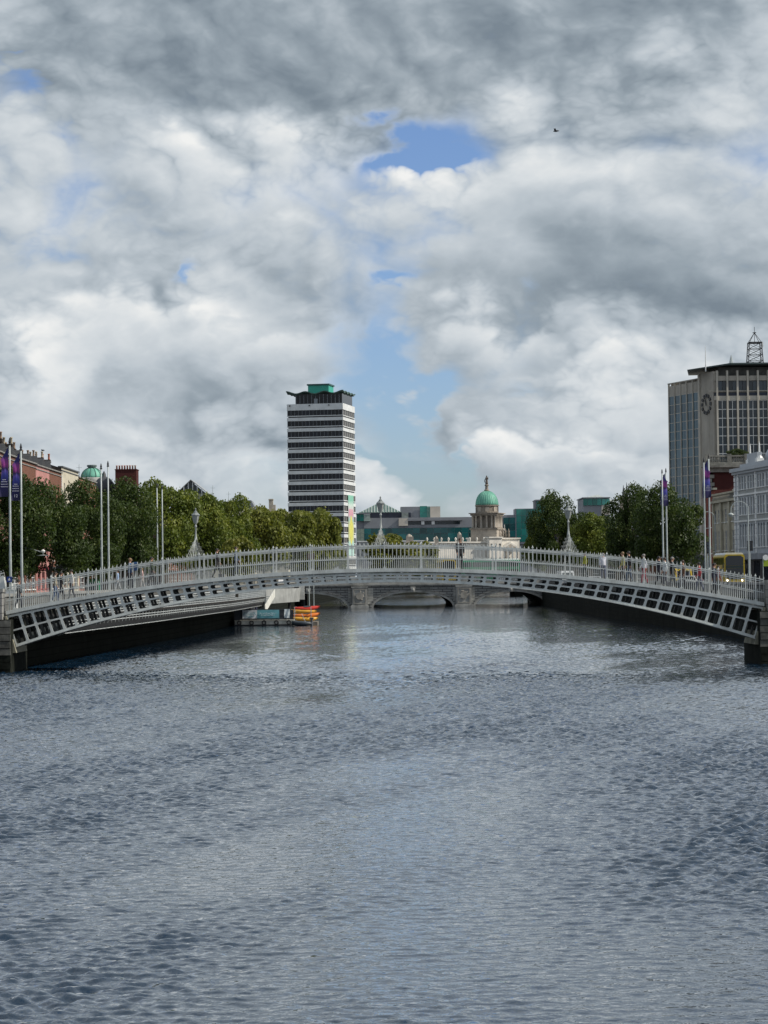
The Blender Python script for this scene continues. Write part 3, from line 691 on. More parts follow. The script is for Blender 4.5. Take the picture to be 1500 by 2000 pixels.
# gangway with white sides
gw = thing('gangway', 'white sided gangway stair dropping from the boardwalk to the pontoon', 'gangway', (0, 0, 0))
def side(xa, ya, za, xb_, yb, zb2, nm):
    b = MB(); b.add([(xa, ya, za), (xb_, yb, zb2), (xb_, yb, zb2 + .85), (xa, ya, za + .85), (xa + .08, ya, za), (xb_ + .08, yb, zb2), (xb_ + .08, yb, zb2 + .85), (xa + .08, ya, za + .85)],
          [(0, 1, 2, 3), (7, 6, 5, 4), (3, 2, 6, 7), (0, 4, 5, 1), (1, 5, 6, 2), (0, 3, 7, 4)]); return b.build(nm, mat('gangway_side', (0.62, 0.62, 0.57), .6, .08), gw)
g0, g1 = P(490, 1183, 256), P(507, 1155, 266)
side(g0.x, 256, 1.3, g1.x, 266, 3.0, 'side_panel'); g2, g3 = P(517, 1183, 256), P(536, 1155, 266); side(g2.x, 256, 1.3, g3.x, 266, 3.0, 'side_panel')
for k in range(10):
    u = k / 9; b = MB(); xa = g0.x + (g1.x - g0.x) * u; xb_ = g2.x + (g3.x - g2.x) * u; b.box(xa + .09, xb_ - .01, 256 + 10 * u, 256.95 + 10 * u, 1.28 + 1.7 * u, 1.34 + 1.7 * u); b.build('tread', M_GREY, gw)
# kayaks: stacked hulls
def kayak(L, w, h_, m_):
    b = MB(); N = 12; K = 8; vs_ = []
    for i in range(N + 1):
        u = 2 * i / N - 1; hw = w / 2 * max(0.02, (1 - abs(u) ** 2.4)); lift = 0.16 * abs(u) ** 3
        for k in range(K):
            th = 2 * math.pi * k / K; vs_.append((u * L / 2, hw * math.cos(th), h_ / 2 + lift + (h_ / 2) * math.sin(th) * (0.35 + .65 * (1 - abs(u) ** 3))))
    fs = [(i * K + k, i * K + (k + 1) % K, (i + 1) * K + (k + 1) % K, (i + 1) * K + k) for i in range(N) for k in range(K)] + [tuple(range(K)), tuple(reversed(range(N * K, N * K + K)))]
    b.add(vs_, fs); return b.mesh('hull', m_, True)
M_KR, M_KO, M_KY = mat('kayak_red', (0.50, 0.035, 0.02), .4, .1), mat('kayak_orange', (0.62, 0.16, 0.02), .4, .1), mat('kayak_yellow', (0.62, 0.32, 0.03), .4, .1)
me_k = [kayak(2.9, .78, .50, m_) for m_ in (M_KR, M_KO, M_KY)]
kx = PX(592, 252)
for (dx, y, z, c, rz, tl, lab) in ((.35, 253.6, 1.50, 0, 0.10, -.05, 'red kayak lying highest on the pontoon rack'), (.0, 252.5, 1.12, 2, -.16, .04, 'yellow orange kayak in the middle of the stack'), (.42, 251.4, .74, 1, .12, -.06, 'orange kayak under the yellow one in the stack'),
                               (.1, 253.2, .62, 0, -.10, .03, 'red kayak near the bottom of the stack'), (.22, 250.7, .36, 2, .2, .02, 'orange yellow kayak lowest against the pontoon edge')):
    k = thing('kayak', lab, 'kayak', (kx + dx, y, z), rz, 'kayaks stacked on the pontoon'); k.rotation_euler = (R(18 * math.sin(z * 9)), tl, rz); link('hull', me_k[c], k)
    b = MB(); b.lathe([(.42, 0), (.45, .03), (.40, .05)], 14, (0, 0, .46)); cm = b.build('cockpit_rim', M_BLACK, k); cm.scale = (1, .55, 1)
    b = MB(); b.tube([(1.15, 0, .42), (1.3, 0, .62), (1.42, 0, .45)], .025, 5); b.build('carry_handle', M_BLACK, k)
rk = thing('kayak_rack', 'low steel rack holding the stacked kayaks', 'rack', (kx, 251.8, 0))
for x in (-.9, .9):
    b = MB(); b.box(x - .04, x + .04, -1.9, -1.82, 0.0, 2.0); b.box(x - .04, x + .04, 2.2, 2.28, 0.0, 2.0)
    for z in (.36, .74, 1.1, 1.47): b.box(x - .03, x + .03, -1.85, 2.25, z, z + .05)
    b.build('upright', M_GREY, rk)
b = MB(); b.box(-1.5, 1.6, -2.0, 2.6, -.2, .34); b.build('float', M_TIMBER, rk)
# inflatable dinghy
dg = thing('inflatable_dinghy', 'small dark grey inflatable dinghy tied in front of the kayaks', 'dinghy', (PX(592, 247), 246.5, 0.05), R(-8))
b = MB(); b.tube([(1.0, -.5, .18), (.2, -.55, .18), (-.7, -.5, .2), (-1.05, -.2, .25), (-1.05, .2, .25), (-.7, .5, .2), (.2, .55, .18), (1.0, .5, .18)], [.08, .24, .25, .26, .26, .25, .24, .08], 10); b.build('tube', mat('dinghy_rubber', (0.035, 0.045, 0.055), .45), dg, True)
b = MB(); b.box(-.9, .9, -.45, .45, .0, .1); b.build('floor', M_BLACK, dg)
b = MB(); b.box(.8, 1.0, -.18, .18, -.1, .75); b.box(.7, 1.1, -.2, .2, .62, .82); b.build('outboard_motor', mat('motor_grey', (0.12, 0.12, 0.13), .4), dg)
b = MB(); b.bar((.3, -.4, .35), (-.1, -.45, 1.25), .06); b.build('oar', M_WHITE, dg)
# ================================================================== BUILDINGS
WIN_CACHE = {}
def window_mesh(w, h_, nx, nz, mframe, mglass, arch=False, fw=0.06, sill=True):
    key = (round(w, 3), round(h_, 3), nx, nz, mframe.name, mglass.name, arch, fw, sill)
    if key in WIN_CACHE: return WIN_CACHE[key]
    b = MB()
    b.box(0, w, 0.0, 0.03, 0, h_, 1)
    for i in range(nx + 1):
        x = i * w / nx; x0, x1 = max(0, x - fw / 2), min(w, x + fw / 2); b.box(x0, x1, -0.04, 0.0, 0, h_, 0)
    for j in range(nz + 1):
        z = j * h_ / nz; z0, z1 = max(0, z - fw / 2), min(h_, z + fw / 2); b.box(0.001, w - .001, -0.05, -0.002, z0, z1, 0)
    if sill: b.box(-0.08, w + 0.08, -0.3, -0.05, -0.12, 0.0, 0)
    me = b.mesh('window', [mframe, mglass]); WIN_CACHE[key] = me; return me
def facade(t, x0, x1, rows, mwall, mframe, mglass, y=0.0, rev=0.18, panes=(2, 2), sill=True, arch_rows=(), name='wall', fw=0.06):
    """wall in the local XZ plane facing -Y with real openings; rows = (za, zb, [(xa, xb, wz0, wz1)...])"""
    b = MB()
    def quad(xa, xb, za, zb_):
        if xb - xa > 1e-4 and zb_ - za > 1e-4: b.add([(xa, y, za), (xb, y, za), (xb, y, zb_), (xa, y, zb_)], [(0, 1, 2, 3)])
    wins = []
    for ri, (za, zb_, ws) in enumerate(rows):
        if not ws: quad(x0, x1, za, zb_); continue
        w0, w1 = ws[0][2], ws[0][3]
        quad(x0, x1, za, w0); quad(x0, x1, w1, zb_)
        cx = x0
        for (xa, xb, *_r) in ws: quad(cx, xa, w0, w1); cx = xb
        quad(cx, x1, w0, w1)
        for (xa, xb, *_r) in ws:
            b.add([(xa, y, w0), (xb, y, w0), (xb, y, w1), (xa, y, w1), (xa, y + rev, w0), (xb, y + rev, w0), (xb, y + rev, w1), (xa, y + rev, w1)],
                  [(0, 4, 5, 1), (1, 5, 6, 2), (2, 6, 7, 3), (3, 7, 4, 0)])
            if ri in arch_rows:       # round head: spandrel corners
                r = (xb - xa) / 2; xm = (xa + xb) / 2; n = 5
                for s in (-1, 1):
                    arc = [(xm + s * r * math.cos(a), w1 - r + r * math.sin(a)) for a in [math.pi / 2 * k / n for k in range(n + 1)]]
                    poly = arc + [(xm + s * r, w1)]
                    poly = poly if s < 0 else poly[::-1]
                    b.prism(poly[::-1], y + 0.004, y + rev - 0.01)
            wins.append((xa, xb, w0, w1))
    wall = b.build(name, mwall, t)
    for (xa, xb, w0, w1) in wins:
        me = window_mesh(xb - xa, w1 - w0, panes[0], panes[1], mframe, mglass, fw=fw, sill=sill)
        link('window', me, wall, (xa, y + rev - 0.02, w0))
    return wall
def even(x0, x1, n, w, z0, z1):
    p = (x1 - x0) / n
    return [(x0 + p * (i + .5) - w / 2, x0 + p * (i + .5) + w / 2, z0, z1) for i in range(n)]
def body(t, x0, x1, y0, y1, z0, z1, m_, name='rear_walls'):
    b = MB(); b.add([(x0, y0, z0), (x1, y0, z0), (x1, y1, z0), (x0, y1, z0), (x0, y0, z1), (x1, y0, z1), (x1, y1, z1), (x0, y1, z1)],
                    [(1, 2, 6, 5), (2, 3, 7, 6), (3, 0, 4, 7), (4, 5, 6, 7)]); return b.build(name, m_, t)
def chimney(t, x, y, z, w, d, h_, m_, pots, n):
    b = MB(); b.box(x - w / 2, x + w / 2, y - d / 2, y + d / 2, z, z + h_); b.box(x - w / 2 - .08, x + w / 2 + .08, y - d / 2 - .08, y + d / 2 + .08, z + h_ - .3, z + h_ - .12); b.box(x - w / 2 - .05, x + w / 2 + .05, y - d / 2 - .05, y + d / 2 + .05, z + h_, z + h_ + .1); c = b.build('chimney', m_, t)
    for k in range(n):
        p = MB(); o = (k - (n - 1) / 2) * (max(w, d) - .35) / max(1, n - 1); px_, py_ = (x + o, y) if w > d else (x, y + o)
        p.lathe([(.17, 0), (.15, .15), (.13, .7), (.18, .74), (.18, .86), (.13, .88)], 8, (px_, py_, z + h_ + .1)); p.build('chimney_pot', pots, c, True)
    return c
M_BRICK_R = brickmat('red_brick', (0.16, 0.048, 0.032), (0.13, 0.038, 0.026), (0.20, 0.16, 0.13), .22, .075, .01, var=.45)
M_BRICK_O = brickmat('orange_brick', (0.21, 0.080, 0.046), (0.17, 0.064, 0.038), (0.15, 0.11, 0.09), .22, .075, .01, var=.4)  # brick darkened so its colour carries the cloud shade over the terrace
M_BRICK_D = brickmat('dark_red_brick', (0.085, 0.020, 0.017), (0.07, 0.017, 0.015), (0.06, 0.025, 0.025), .22, .075, .01, var=.3)
M_BRICK_B = brickmat('sooty_brick', (0.075, 0.055, 0.045), (0.06, 0.045, 0.038), (0.05, 0.05, 0.045), .22, .075, .01, var=.5)
M_PINK = mat('pink_render', (0.42, 0.20, 0.18), .8, .08, .8, dirt=(.35, .2, .18), dirt_amt=.3)  # pink toned down in colour to carry the same cloud shade
M_CREAM = mat('cream_render', (0.50, 0.46, 0.36), .8, .08, .8, dirt=(.35, .33, .26), dirt_amt=.35)
M_POT = mat('clay_pot', (0.28, 0.19, 0.13), .8, .2, 2); M_POTB = mat('buff_pot', (0.36, 0.31, 0.22), .8, .2, 2)
M_POTR = mat('red_clay_pot', (0.42, 0.13, 0.07), .8, .2, 2)
# ---------------- Georgian terrace along the north quay, seen past the trees
TX = -45.0
TANG = math.atan2(5.0, 120.0) * 0      # the terrace runs with the quay
def terrace(y0, y1, zpar, mwall, label, name='terrace_house', nwin=2, roof='gable', chim=None, shop=None, trim=None, mframe=None):
    t = thing(name, label, 'house', (TX, y0, GZ), R(90), 'terrace houses along the north quay')
    w = y1 - y0; h_ = zpar - GZ
    fl = (h_ - 0.9 - 3.6) / 3
    rows = [(0, 3.6, even(0.4, w - 0.4, nwin, (w - .8) / nwin * .7, 0.7, 2.9))]
    for k in range(3):
        a = 3.6 + k * fl; rows.append((a, a + fl, even(0, w, nwin, min(1.15, w / nwin * .5), a + fl * .22, a + fl * (.86 if k < 2 else .72))))
    rows.append((h_ - .9, h_, []))
    facade(t, 0, w, rows, mwall, mframe or M_WHITE, M_DARKGLASS, panes=(2, 3))
    body(t, 0, w, 0, 10, 0, h_, M_BRICK_B)
    b = MB(); b.box(-.05, w + .05, -.22, .5, h_, h_ + .16); b.box(0, w, -.1, .1, h_ - .5, h_ - .38); b.build('parapet_coping', trim or M_COPING, t)
    b = MB(); b.box(.1, w - .1, -.16, 0, 3.15, 3.6); b.build('shop_fascia', shop or M_BLACK, t)
    if roof == 'gable':
        b = MB(); r = 1.5; b.add([(0.05, .5, h_ + .02), (w - .05, .5, h_ + .02), (w - .05, 9.5, h_ + .02), (.05, 9.5, h_ + .02), (.05, 5, h_ + r), (w - .05, 5, h_ + r)], [(0, 1, 5, 4), (2, 3, 4, 5), (1, 2, 5), (3, 0, 4)]); b.build('roof', M_SLATE, t)
    elif roof == 'cross':
        n = 2; b = MB()
        for k in range(n):
            xa, xb = w * k / n + .02, w * (k + 1) / n - .02; xm = (xa + xb) / 2; r = 1.7
            b.add([(xa, 1.2, h_ + .02), (xb, 1.2, h_ + .02), (xm, 1.2, h_ + r), (xa, 9.5, h_ + .02), (xb, 9.5, h_ + .02), (xm, 9.5, h_ + r)], [(0, 1, 2), (0, 2, 5, 3), (1, 4, 5, 2), (3, 5, 4)])
        b.build('roof', M_SLATE, t)
    for (cx, cy, cw, cd, ch, m_, pm, n) in (chim or []): chimney(t, cx, cy, h_, cw, cd, ch, m_, pm, n)
    return t
ZP = [PZ(45, 903, 284), PZ(90, 915, 303), PZ(112, 920, 312), PZ(136, 917, 326), PZ(170, 934, 346)]
zr = 20.2
terrace(243, 268, zr + .1, M_BRICK_R, 'dark red brick house behind the first banner poles', nwin=6, roof='cross', chim=[(20.5, 3, .9, 2.4, 2.3, M_BRICK_B, M_POT, 4)])
terrace(268.02, 281, zr + .05, M_BRICK_R, 'red brick house next to the flat orange brick front', nwin=3, roof='cross', chim=[(11.5, 3, .9, 2.4, 2.3, M_BRICK_B, M_POT, 4)])
terrace(281.02, 294.5, zr, M_BRICK_O, 'orange brick house beside the pink house', nwin=3, roof='cross', chim=[(7, 3, .9, 2.2, 2.2, M_BRICK_B, M_POTB, 3)])
terrace(294.52, 306.5, zr - .1, M_PINK, 'pink rendered house with red shopfront between brick houses', nwin=3, roof='cross', shop=mat('red_shop', (0.22, 0.02, 0.03), .5), mframe=mat('red_frame', (0.25, 0.03, 0.03), .5), chim=[(2.5, 4, 1.0, 2.0, 2.2, M_BRICK_B, M_POT, 4)])
terrace(306.52, 318, zr - .1, M_BRICK_O, 'narrow orange brick house between the pink and cream houses', nwin=2, roof='cross', chim=[(7.2, 4, 1.0, 1.9, 2.1, M_BRICK_B, M_POT, 3)])
cream_house = terrace(318.02, 335.6, 21.0, M_CREAM, 'cream rendered house with white quoins and three top windows', nwin=3, roof='gable', trim=mat('dark_cornice', (0.10, 0.11, 0.12), .7), chim=[(6.5, 4.5, 1.0, 2.0, 1.6, M_BRICK_D, M_POTB, 3), (14.5, 4.8, 1.2, 2.2, 1.7, M_BRICK_B, M_POTR, 3)])
terrace(335.62, 356, 20.3, mat('salmon_brick', (0.26, 0.11, 0.075), .85, .12, 1.2, .006, 12), 'plain salmon brick house at the end of the terrace below the copper dome', nwin=3, roof='flat')
for ya, yb, zp, mw, lab in ((378, 420, 15.0, M_BRICK_R, 'long red brick shop row half hidden behind the green trees'), (420.1, 470, 14.5, M_CREAM, 'cream shop row half hidden behind the brighter trees'), (470.1, 540, 15.0, M_BRICK_O, 'orange brick shop row far along the north quay behind the trees')):
    terrace(ya, yb, zp, mw, lab, nwin=8, roof='flat')
for name_, x0_, x1_, d_, ztop_, mw, lab in (('quay_office', -95, -31.5, 695, 17.0, M_CREAM, 'pale low office block behind the olive trees beside the banded tower'), ('quay_office', 38, 90, 530, 15.5, M_BRICK_B, 'dark brick quay building behind the south bank trees'), ('quay_office', 52, 75, 440, 14.0, M_BRICK_O, 'low brick building between the tree trunks below the clock block')):
    t = thing(name_, lab, 'building', (x0_, d_, GZ)); w_ = x1_ - x0_; hh = ztop_ - GZ; n_ = int(w_ / 3.2)
    facade(t, 0, w_, [(0, 4, even(0, w_, n_, 2.0, .6, 3.2)), (4, 8, even(0, w_, n_, 1.2, 4.9, 7.1)), (8, hh, even(0, w_, n_, 1.2, 8.7, min(10.6, hh - .5)))], mw, M_WHITE, M_DARKGLASS)
    body(t, 0, w_, 0, 12, 0, hh, mw); b = MB(); b.box(-.1, w_ + .1, -.25, .3, hh, hh + .3); b.build('cornice', M_COPING, t)
# white quoins on the two end houses
for k in range(24):
    for xq in (.2, 17.4):
        b = MB(); w_ = .5 if k % 2 else .32; b.box(xq - w_ / 2, xq + w_ / 2, -.06, -.004, 4 + k * .52, 4.48 + k * .52); b.build('quoin', M_WHITE, cream_house)
# copper dome behind the terrace
dm = thing('copper_domed_building', 'building with ribbed green copper dome and flat lantern behind the brick terrace', 'building', (PX(181, 420), 420, GZ))
dz = PZ(181, 933, 420) - GZ; dr = 1.98
b = MB(); b.box(-2.6, 6, -2.6, 8, 0, dz - 1.4); b.build('block', M_BRICK_B, dm)
b = MB(); b.lathe([(dr + .3, -1.4), (dr + .3, -.1), (dr + .1, 0)], 24, (0, 0, dz)); b.build('drum', M_OCB2, dm, True)
b = MB(); b.lathe([(dr * math.cos(a), 1.85 * math.sin(a)) for a in [math.pi / 2 * k / 10 for k in range(9)]], 24, (0, 0, dz)); b.build('dome', M_COPPER, dm, True)
for j in range(12):
    a = 2 * math.pi * j / 12; b = MB(); b.tube([((dr + .05) * math.cos(e) * math.cos(a), (dr + .05) * math.cos(e) * math.sin(a), dz + 1.9 * math.sin(e)) for e in [math.pi / 2 * k / 8 for k in range(7)]], .06, 4); b.build('rib', mat('copper_dark', (0.06, 0.17, 0.13), .6), dm)
b = MB(); b.lathe([(.72, 1.6), (.75, 2.0), (.92, 2.03), (.92, 2.3), (.8, 2.36)], 16, (0, 0, dz)); b.build('lantern', mat('lantern_lead', (0.10, 0.13, 0.13), .6), dm)
# dark turret and red chimney block
tb = thing('red_chimney_building', 'dark red brick building with wide chimney pot row and curved turret roof', 'building', (PX(247, 372), 372, GZ))
zt1, zt0 = PZ(247, 918, 372) - GZ, PZ(247, 962, 372) - GZ
b = MB(); b.box(-1.7, 1.75, 0, 3.4, zt0 - 4, zt1); b.build('chimney_block', M_BRICK_D, tb)
b = MB(); b.box(-1.78, 1.83, -.08, 3.48, zt1, zt1 + .16); b.build('chimney_cap', M_BRICK_D, tb)
for k in range(8):
    b = MB(); b.lathe([(.14, 0), (.12, .5), (.17, .55), (.17, .62)], 8, (-1.5 + k * .43, .6, zt1 + .16)); b.build('chimney_pot', M_POTR if k < 6 else M_POT, tb, True)
b = MB(); b.box(-9, 5.5, 1.5, 14, 0, zt0 - 1.2); b.build('block', M_BRICK_B, tb)
b = MB(); b.add([(-7.2, 1, zt0 - 1.2), (3.5, 1, zt0 - 1.4), (3.5, 9, zt0 - 1.4), (-7.2, 9, zt0 - 1.2), (-4.4, 4, zt0 + 1.7), (-.5, 4, zt0 + .3)], [(0, 1, 5, 4), (2, 3, 4, 5), (1, 2, 5), (3, 0, 4)]); b.build('roof', M_SLATE, tb)
b = MB(); b.lathe([(1.7, 0), (1.75, .7), (1.55, 1.5), (1.0, 2.15), (.35, 2.5), (.3, 2.9), (.05, 3.4)], 12, (-3.9, 3, zt0 + .3)); b.build('turret_roof', mat('turret_lead', (0.045, 0.05, 0.055), .6), tb, True)
# roofs far behind the trees on the north side
gl = thing('glass_gable_building', 'grey glazed gable roof rising above the treetops', 'building', (PX(378, 560), 560, GZ))
z1, z0 = PZ(378, 938, 560) - GZ, PZ(378, 964, 560) - GZ
b = MB(); b.box(-3.6, 3.6, .3, 16, 0, z0); b.build('block', M_OCB2, gl)
for k in range(7):
    x = -3.3 + k * 1.1; zz = z0 + (z1 - z0) * (1 - abs(x + .5) / 4.0); b = MB(); b.box(x - .09, x + .09, 0, .25, z0 - 1, zz); b.build('mullion', M_WHITE, gl)
b = MB(); b.prism([(-3.4, z0), (3.3, z0), (-.5, z1 - .2)], .25, .4); b.build('pane', M_DARKGLASS, gl)
b = MB(); b.add([(-4.3, -.2, z0 - .2), (-.5, -.2, z1), (-.5, 15, z1), (-4.3, 15, z0 - .2), (3.9, -.2, z0 - .2), (3.9, 15, z0 - .2), (-4.3, -.2, z0), (-.5, -.2, z1 + .22), (-.5, 15, z1 + .22), (-4.3, 15, z0), (3.9, -.2, z0), (3.9, 15, z0)],
    [(0, 3, 2, 1), (1, 2, 5, 4), (6, 7, 8, 9), (7, 10, 11, 8), (0, 1, 7, 6), (1, 4, 10, 7), (4, 5, 11, 10), (3, 9, 8, 2), (2, 8, 11, 5), (0, 6, 9, 3)]); b.build('roof', mat('zinc', (0.30, 0.32, 0.33), .5), gl)
mr = thing('mansard_building', 'low grey mansard roof just above the treetops next to the white banded tower', 'building', (PX(480, 600), 600, GZ))
z1, z0 = PZ(480, 977, 600) - GZ, PZ(480, 996, 600) - GZ
b = MB(); b.box(-3.2, 2.6, 0, 12, 0, z0); b.build('block', M_CREAM, mr)
b = MB(); b.prism([(-3.4, z0), (2.9, z0), (1.6, z1), (-2.4, z1)], .2, 11); b.build('roof', mat('zinc2', (0.22, 0.24, 0.26), .5), mr)
ch = thing('stone_chimney_building', 'pale stone chimney stack above the trees between mansard roof and banded tower', 'building', (PX(532, 560), 560, GZ))
z1, z0 = PZ(532, 974, 560) - GZ, PZ(532, 1000, 560) - GZ
b = MB(); b.box(-4, 4, .5, 10, 0, z0); b.build('block', M_CREAM, ch)
b = MB(); b.box(-.75, .9, 1, 2.5, z0, z0 + 1.8); b.box(-.75, .3, 1, 2.5, z0 + 1.8, z1); b.box(-.85, .4, .9, 2.6, z1 - .3, z1 - .1); b.build('chimney', mat('stone_buff', (0.42, 0.38, 0.31), .8), ch)
for px, py, d in ((417, 948, 520), (448, 960, 540), (156, 907, 420)):
    a = thing('roof_aerial', {417: 'thin roof aerial above the glazed gable', 448: 'short roof aerial above the bright trees', 156: 'thin roof mast between cream house and copper dome'}[px], 'aerial', (PX(px, d), d, 0))
    z1 = PZ(px, py, d); b = MB(); b.tube([(0, 0, GZ), (0, 0, z1 - 2), (0, 0, z1)], [.12, .06, .04], 5); b.build('mast', M_GREY, a)
    b = MB(); b.bar((-.5, 0, z1 - .6), (.5, 0, z1 - .6), .05); b.build('crossbar', M_GREY, a)

# ---------------- white banded office tower
LH = thing('banded_office_tower', 'white banded office tower with dark window strips and wavy green roof', 'tower', (-29.9, 708.5, 2.0), math.atan2(-3.5, 17.5))
S = 17.85; TOPH = PZ(672, 787, 705) - 2.0; PIT = 3.31
M_BANDW = mat('white_mosaic', (0.64, 0.66, 0.66), .5, .05, .4, dirt=(.4, .41, .4), dirt_amt=.3)
M_MULL = mat('aluminium', (0.20, 0.22, 0.24), .4, .1)
M_TGLASS = glassmat('tower_glass', (0.004, 0.006, 0.011), .08, .7, spec=.28)
M_TGLASS2 = mat('tower_blinds', (0.115, 0.11, 0.10), .35, .2, .5)
b = MB(); b.box(.35, S - .35, .35, S - .35, 0, TOPH - 1.0); b.build('core', M_BLACK, LH)
NF = 17
pane = MB(); pane.box(-.08, 1.08, -.02, .02, 0, 1.62); me_pane = pane.mesh('pane', M_TGLASS)
side_pane = MB(); side_pane.box(-.02, .02, 0, 2.75, 0, 1.62); me_spane = side_pane.mesh('pane', M_TGLASS2)
cols = [0.18 + i * (S - .36) / 15 for i in range(15)]
for k in range(NF):
    zt_ = TOPH - (1.95 if k == 0 else 0) - (k - 1) * PIT - (0 if k == 0 else 1.95 + 1.75)   # top of this white band
    hh = 1.95 if k == 0 else 1.02
    zt_ = TOPH if k == 0 else TOPH - 1.95 - 1.75 - (k - 1) * PIT - .55
    fl = MB(); fl.box(0, S, 0, S, zt_ - hh, zt_); flo = fl.build('floor_band', M_BANDW, LH)
    zw = zt_ - hh                      # top of the window strip below
    if zw - 1.75 < 0: continue
    s_ = MB()
    for (x0, x1, y0, y1) in ((0, S, 0, .2), (S - .2, S, .2, S), (0, .2, .2, S), (.2, S - .2, S - .2, S)): s_.box(x0, x1, y0, y1, zw - 1.92, zw - 1.68)
    s_.build('sill_rail', M_BANDW, flo)
    m_ = MB()
    for i in range(16): x = 0.14 + i * (S - .28) / 15; m_.box(x - .035, x + .035, .12, .3, zw - 1.68, zw)
    for i in range(7): y = .25 + i * (S - .5) / 6; m_.box(S - .3, S - .12, y - .07, y + .07, zw - 1.68, zw)
    tag(m_.build('mullions', M_MULL, flo), kind='stuff')
    if k < 15:
        for i in range(15):
            link('pane', me_pane, LH, (.22 + i * (S - .28) / 15, .26, zw - 1.66))
        for i in range(6): link('pane', me_spane, LH, (S - .26, .3 + i * (S - .5) / 6, zw - 1.66))
# roof pavilion and wavy canopy
b = MB(); b.box(2.6, S - .4, .8, S - 2, TOPH, TOPH + 3.1); b.build('roof_pavilion', M_TGLASS, LH)
for i in range(12):
    b = MB(); x = 2.8 + i * 1.25; b.box(x - .06, x + .06, .72, .8, TOPH, TOPH + 2.9); b.build('mullion', M_MULL, LH)
b = MB(); b.box(8.6, 9.7, .5, .8, TOPH, TOPH + 1.6); b.build('roof_cabinet', M_MULL, LH)
b = MB(); N = 64; vs_ = []
def wav(x, y): return 3.25 + .36 * math.cos(x * 2 * math.pi / 5.95) + .36 * math.cos(y * 2 * math.pi / 4.4) + .010 * abs(x - 9) ** 1.3
for zz in (0, -.28):
    for j in range(25):
        for i in range(33):
            x = -.2 + (S + .4) * i / 32; y = -.2 + (S + .4) * j / 24; vs_.append((x, y, TOPH + wav(x, y) + zz))
n1 = 25 * 33; fs = []
for j in range(24):
    for i in range(32):
        a = j * 33 + i; fs.append((a, a + 1, a + 34, a + 33)); fs.append((a + n1 + 33, a + n1 + 34, a + n1 + 1, a + n1))
for i in range(32): fs.append((i, i + n1, i + 1 + n1, i + 1)); a = 24 * 33 + i; fs.append((a + 1, a + 1 + n1, a + n1, a))
for j in range(24): a = j * 33; fs.append((a + 33, a + 33 + n1, a + n1, a)); a += 32; fs.append((a, a + n1, a + 33 + n1, a + 33))
b.add(vs_, fs); b.build('wavy_roof', mat('dark_copper_roof', (0.055, 0.10, 0.085), .6, .2, .5), LH)
M_TEAL = mat('teal_cladding', (0.03, 0.33, 0.25), .5, .06, .3)
b = MB(); b.box(6.0, 12.6, 3.5, 10.5, TOPH + 3, TOPH + 6.0); b.build('plant_room', M_TEAL, LH)
b = MB(); b.box(5.7, 12.9, 3.2, 10.8, TOPH + 6.0, TOPH + 6.45); b.build('plant_room_roof', mat('dark_teal', (0.03, 0.09, 0.085), .5), LH)
for i in range(3):
    b = MB(); x = 1.0 + i * 6.2; b.lathe([(.22, 0), (.22, .35), (.1, .4)], 8, (x, -.12, TOPH - .7)); b.build('floodlight', M_BLACK, LH)
# long banner on the sunlit side
def paintmat(name, stops, axis=2, scale=1.0, noise_amt=0.08, cells=None):
    m_ = bpy.data.materials.new(name); m_.use_nodes = True; t = m_.node_tree; b_ = t.nodes['Principled BSDF']; h = G(t)
    co = h.n('ShaderNodeTexCoord').outputs['Generated']; sp = h.n('ShaderNodeSeparateXYZ'); h.put(sp.inputs[0], co)
    nn = h.noise(h.v('MULTIPLY', co, cells or (2, 2, 3)), 1.6, 4, .6).outputs['Fac']
    f = h.m('ADD', sp.outputs[axis], h.m('MULTIPLY', h.m('SUBTRACT', nn, .5), noise_amt))
    h.put(b_.inputs['Base Color'], h.ramp(f, stops)); b_.inputs['Roughness'].default_value = .65; return m_
M_LHB = paintmat('tower_banner', [(0.0, (.42, .62, .58)), (.22, (.36, .56, .50)), (.28, (.50, .52, .25)), (.5, (.52, .54, .24)), (.6, (.30, .46, .42)), (.66, (.50, .36, .40)), (.76, (.52, .47, .49)), (.84, (.50, .62, .56)), (.92, (.20, .46, .36)), (1.0, (.22, .48, .36))])
zb0, zb1 = PZ(680, 1085, 708) - 2, PZ(680, 966, 708) - 2
b = MB(); b.box(S + .02, S + .12, 6.0, 13.8, zb0, zb1); bn_ = b.build('wall_banner', M_LHB, LH)
M_LHF = mat('banner_yellow', (.58, .56, .12), .6, .08); M_LHP = mat('banner_pink', (.62, .22, .30), .6, .08)
b = MB(); zc = zb0 + (zb1 - zb0) * .4                      # a flat yellow shape, wide in the middle and pointed at both ends
prof = [(0, 1), (.14, .8), (.26, .45), (.3, .1), (.2, -.35), (.1, -.75), (0, -1), (-.1, -.7), (-.22, -.3), (-.3, .1), (-.2, .5), (-.1, .85)]
k = len(prof); vs_ = [(S + .14, 9.9 + u * 9, zc + v * 5.2) for u, v in prof]; b.add(vs_, [tuple(range(k))]); b.build('banner_shape', M_LHF, bn_)
b = MB()
for i in range(3): b.box(S + .121, S + .14, 7.3 + i * 1.9, 8.3 + i * 1.9, zb0 + (zb1 - zb0) * .665, zb0 + (zb1 - zb0) * .77)
b.build('banner_bars', M_LHP, bn_)

